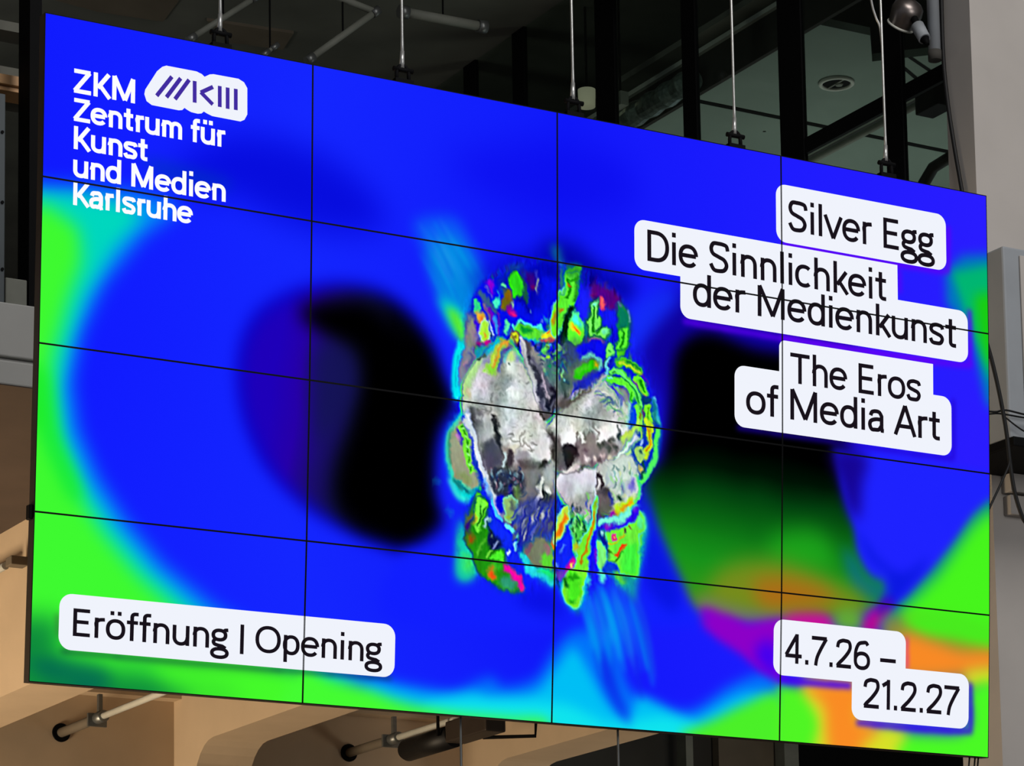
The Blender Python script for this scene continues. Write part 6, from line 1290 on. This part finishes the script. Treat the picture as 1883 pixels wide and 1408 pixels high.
def bounds(g, tl, tr, br, bl):
    q = [UV(g, p) for p in (tl, tr, br, bl)]
    return (q[0][0] + q[3][0]) / 2, (q[0][1] + q[1][1]) / 2, (q[1][0] + q[2][0]) / 2, (q[2][1] + q[3][1]) / 2
def text(g, s, left, right, top, w, m, out=.0028, name='caption_lettering', lab=None):
    """left, right: where the base line meets the first and last letter; top: cap height above the left one"""
    a = UV(g, left); b_ = UV(g, right); t_ = UV(g, top)
    vb = (a[1] + b_[1]) / 2; cap = (a[1] - t_[1])
    words_ = strokes(s, w); al = np.concatenate(words_); x0 = al[:, :, 0].min(); x1 = al[:, :, 0].max()
    sx = (b_[0] - a[0]) / (x1 - x0); sy = cap / CAP
    for q in words_:
        q = q.copy(); q[:, :, 0] = a[0] + (q[:, :, 0] - x0) * sx; q[:, :, 1] = vb - q[:, :, 1] * sy
        o = flat(name, [list(map(tuple, f)) for f in q], out, m)
        if lab: o['label'] = lab
r = .045
bx = []
bx.append(rbox(*bounds('D', (747, 42), (1562, 200), (1562, 462), (747, 325)), r))
d1 = bounds('D', (68, 193), (1330, 456), (1330, 640), (68, 480)); bx.append(rbox(*d1, r, (1, 0, 0, 1)))
d2 = bounds('D', (288, 455), (1666, 632), (1666, 905), (288, 690)); bx.append(rbox(*d2, r, (0, 1, 1, 1)))
e2 = bounds('D', (548, 918), (1588, 1066), (1588, 1352), (548, 1210)); 
e1 = bounds('D', (762, 797), (1500, 908), (1500, 1100), (762, 1000)); bx.append(rbox(*e1, r * .6, (1, 0, 0, 0)))
bx.append(rbox(*e2, r))
bx.append(rbox(*bounds('F', (176, 104), (1746, 248), (1744, 498), (170, 366)), r))
c1 = bounds('C', (640, 817), (1192, 862), (1192, 1090), (640, 1050)); bx.append(rbox(*c1, r, (1, 1, 0, 1)))
c2 = bounds('C', (967, 1000), (1455, 1043), (1455, 1270), (967, 1235)); bx.append(rbox(*c2, r, (0, 1, 1, 1)))
for k, P in enumerate(bx): flat('caption_box', [P], .0022 + .00004 * k, M['white'])
W1 = .096
text('D', 'Silver Egg', (805, 270), (1508, 398), (805, 122), W1, M['ink'])
text('D', 'Die Sinnlichkeit', (130, 418), (1275, 608), (130, 268), W1, M['ink'])
text('D', 'der Medienkunst', (348, 632), (1610, 832), (348, 482), W1, M['ink'])
text('D', 'The Eros', (815, 1002), (1442, 1092), (815, 857), W1, M['ink'])
text('D', 'of Media Art', (603, 1148), (1532, 1276), (603, 1000), W1, M['ink'])
text('F', 'Eröffnung | Opening', (237, 308), (1686, 425), (237, 178), W1, M['ink'])
text('C', '4.7.26 –', (686, 998), (1150, 1036), (686, 874), W1, M['ink'])
text('C', '21.2.27', (1014, 1186), (1418, 1215), (1014, 1060), W1, M['ink'])
W2 = .126
for s, a_, b_, t_ in (('ZKM', (140, 336), (612, 412), (140, 152)), ('Zentrum für', (140, 556), (1300, 742), (140, 380)), ('Kunst', (145, 766), (706, 852), (145, 590)),
                      ('und Medien', (140, 978), (1302, 1160), (140, 800)), ('Karlsruhe', (140, 1192), (1052, 1330), (140, 1014))):
    text('L', s, a_, b_, t_, W2, M['bright'], .0024, lab='white lettering at the top left of the poster')
lg = [(820, 137), (850, 128), (1080, 172), (1120, 192), (1142, 213), (1180, 195), (1210, 193), (1400, 228), (1442, 255), (1467, 300), (1467, 500), (1445, 540), (1415, 553), (1200, 512), (1160, 492), (1136, 477), (1118, 492), (1090, 494), (1040, 482), (1010, 465), (989, 449), (972, 466), (945, 468), (740, 428), (700, 398), (683, 345), (690, 310), (780, 170)]
flat('logo_badge', [[tuple(UV('L', q)) for q in lg]], .0023, M['white'])
bars = [((893, 212), (777, 358)), ((960, 224), (851, 369)), ((1024, 236), (916, 384)), ((1066, 245), (1066, 410)), ((1206, 290), (1112, 333)), ((1112, 330), (1204, 424)), ((1257, 283), (1257, 443)), ((1317, 295), (1317, 457)), ((1379, 305), (1379, 466))]
q_ = []
for a_, b_ in bars:
    A_, B_ = UV('L', a_), UV('L', b_); d_ = (B_ - A_) * [ASP, 1]; n_ = np.array([-d_[1], d_[0]]) / np.linalg.norm(d_) * .0128; n_ = n_ / [ASP, 1]
    q_.append([tuple(A_ + n_), tuple(A_ - n_), tuple(B_ - n_), tuple(B_ + n_)])
flat('logo_bars', q_, .0026, M['logo'])
# mounting bracket at the left edge and ribs along the back
a = wall(-.001, 3.0, -.03)
MB().obox(a, WALL_AX[:, 0] * .014, WALL_AX[:, 1] * .03, WALL_AX[:, 2] * .02).build('edge_bracket', M['black'], vw, bevel=.004)
for v in (.5, 1.5, 2.5, 3.5):
    MB().obox(wall(2, v, -.085), WALL_AX[:, 0] * 2.35, WALL_AX[:, 1] * .04, WALL_AX[:, 2] * .025).build('back_rail', M['black'], vw)

# ------------------------------------------------------------------ suspension cables
heads = [(405, 44), (740, 112), (1054, 170), (1351, 234), (1629, 284)]
names = ['first suspension cable from the left, above the poster logo', 'second suspension cable from the left, beside the black post with the rod', 'third suspension cable from the left, next to the pale drum lampshade', 'fourth suspension cable from the left, in front of the black hanging bars', 'fifth suspension cable from the left, next to the reflector lamp']
for (px, py), lab in zip(heads, names):
    # where the sight line crosses the vertical plane of the wall's top edge
    u = None
    top0 = wall(0, 0, -.03); ax = WALL_AX[:, 0]; 
    A = np.stack([ax, np.array([0, 0, 1.0]), -ray(px, py)], 1); s_ = np.linalg.solve(A, EYE - top0)
    foot = Vector(top0 + ax * s_[0]); head = foot + Vector((0, 0, s_[1]))
    t = empty('suspension_cable', foot, lab, 'cable', 'steel cables the big screen hangs from')
    MB().tube([head + Vector((0, 0, -.01)), head + Vector((0, 0, .12)), Vector((head.x, head.y, 11.0))], [.0085, .006, .0055], 10).build('steel_rope', M['cable'], t, True)
    MB().tube([head + Vector((-.004, 0, -.035)), head + Vector((0, 0, .045))], [.012, .009], 10).build('thimble', M['cable'], t, True)
    hh = s_[1]
    # shackle: bow and pin
    bow = []
    for k in range(13):
        a_ = math.pi * k / 12; bow.append(foot + Vector(ax) * (.030 * math.cos(a_)) + Vector((0, 0, hh * .42 + (hh * .38) * math.sin(a_))))
    bow = [foot + Vector(ax) * .030 + Vector((0, 0, hh * .1))] + bow + [foot - Vector(ax) * .030 + Vector((0, 0, hh * .1))]
    MB().tube(bow, .009, 8).build('shackle', M['black'], t, True)
    MB().tube([foot + Vector(ax) * .05 + Vector((0, 0, hh * .62)), foot - Vector(ax) * .045 + Vector((0, 0, hh * .62))], .011, 10).build('pin', M['black'], t, True)
    MB().obox(foot + Vector((0, 0, hh * .08)), ax * .045, np.array([0, .02, 0]), np.array([0, 0, hh * .12])).build('eye_plate', M['black'], t, bevel=.003)
# thin rods hanging down below the wall
for px, lab in ((847, 'thin pale rod hanging below the screen beside the black spotlight'), (1136, 'thin pale rod hanging below the screen beside the right beam')):
    b0 = wall(0, 3.9999, -.03); ax = WALL_AX[:, 0]
    A = np.stack([ax, np.array([0, 0, 1.0]), -ray(px, 1345)], 1); s_ = np.linalg.solve(A, EYE - b0)
    q = Vector(b0 + ax * s_[0])
    tag(MB().tube([(q.x, q.y, q.z + .005), (q.x, q.y, 0)], .0052, 8).build('tie_rod', M['zinc'], smooth=True), lab, 'rod')
for px, lab in ((1783, 'thin black cable hanging from the lower right screen corner, left one'), (1793, 'thin black cable hanging from the lower right screen corner, middle one'), (1799, 'thin black cable hanging from the lower right screen corner, right one')):
    b0 = wall(0, 3.9999, -.03); ax = WALL_AX[:, 0]
    A = np.stack([ax, np.array([0, 0, 1.0]), -ray(px, 1392)], 1); s_ = np.linalg.solve(A, EYE - b0)
    q = Vector(b0 + ax * s_[0])
    tag(MB().tube([(q.x, q.y, q.z + .004), (q.x - .012, q.y, q.z - .08), (q.x - .02, q.y, q.z - .3), (q.x - .02, q.y, 0)], .004, 8).build('signal_cable', M['rubber'], smooth=True), lab, 'cable')
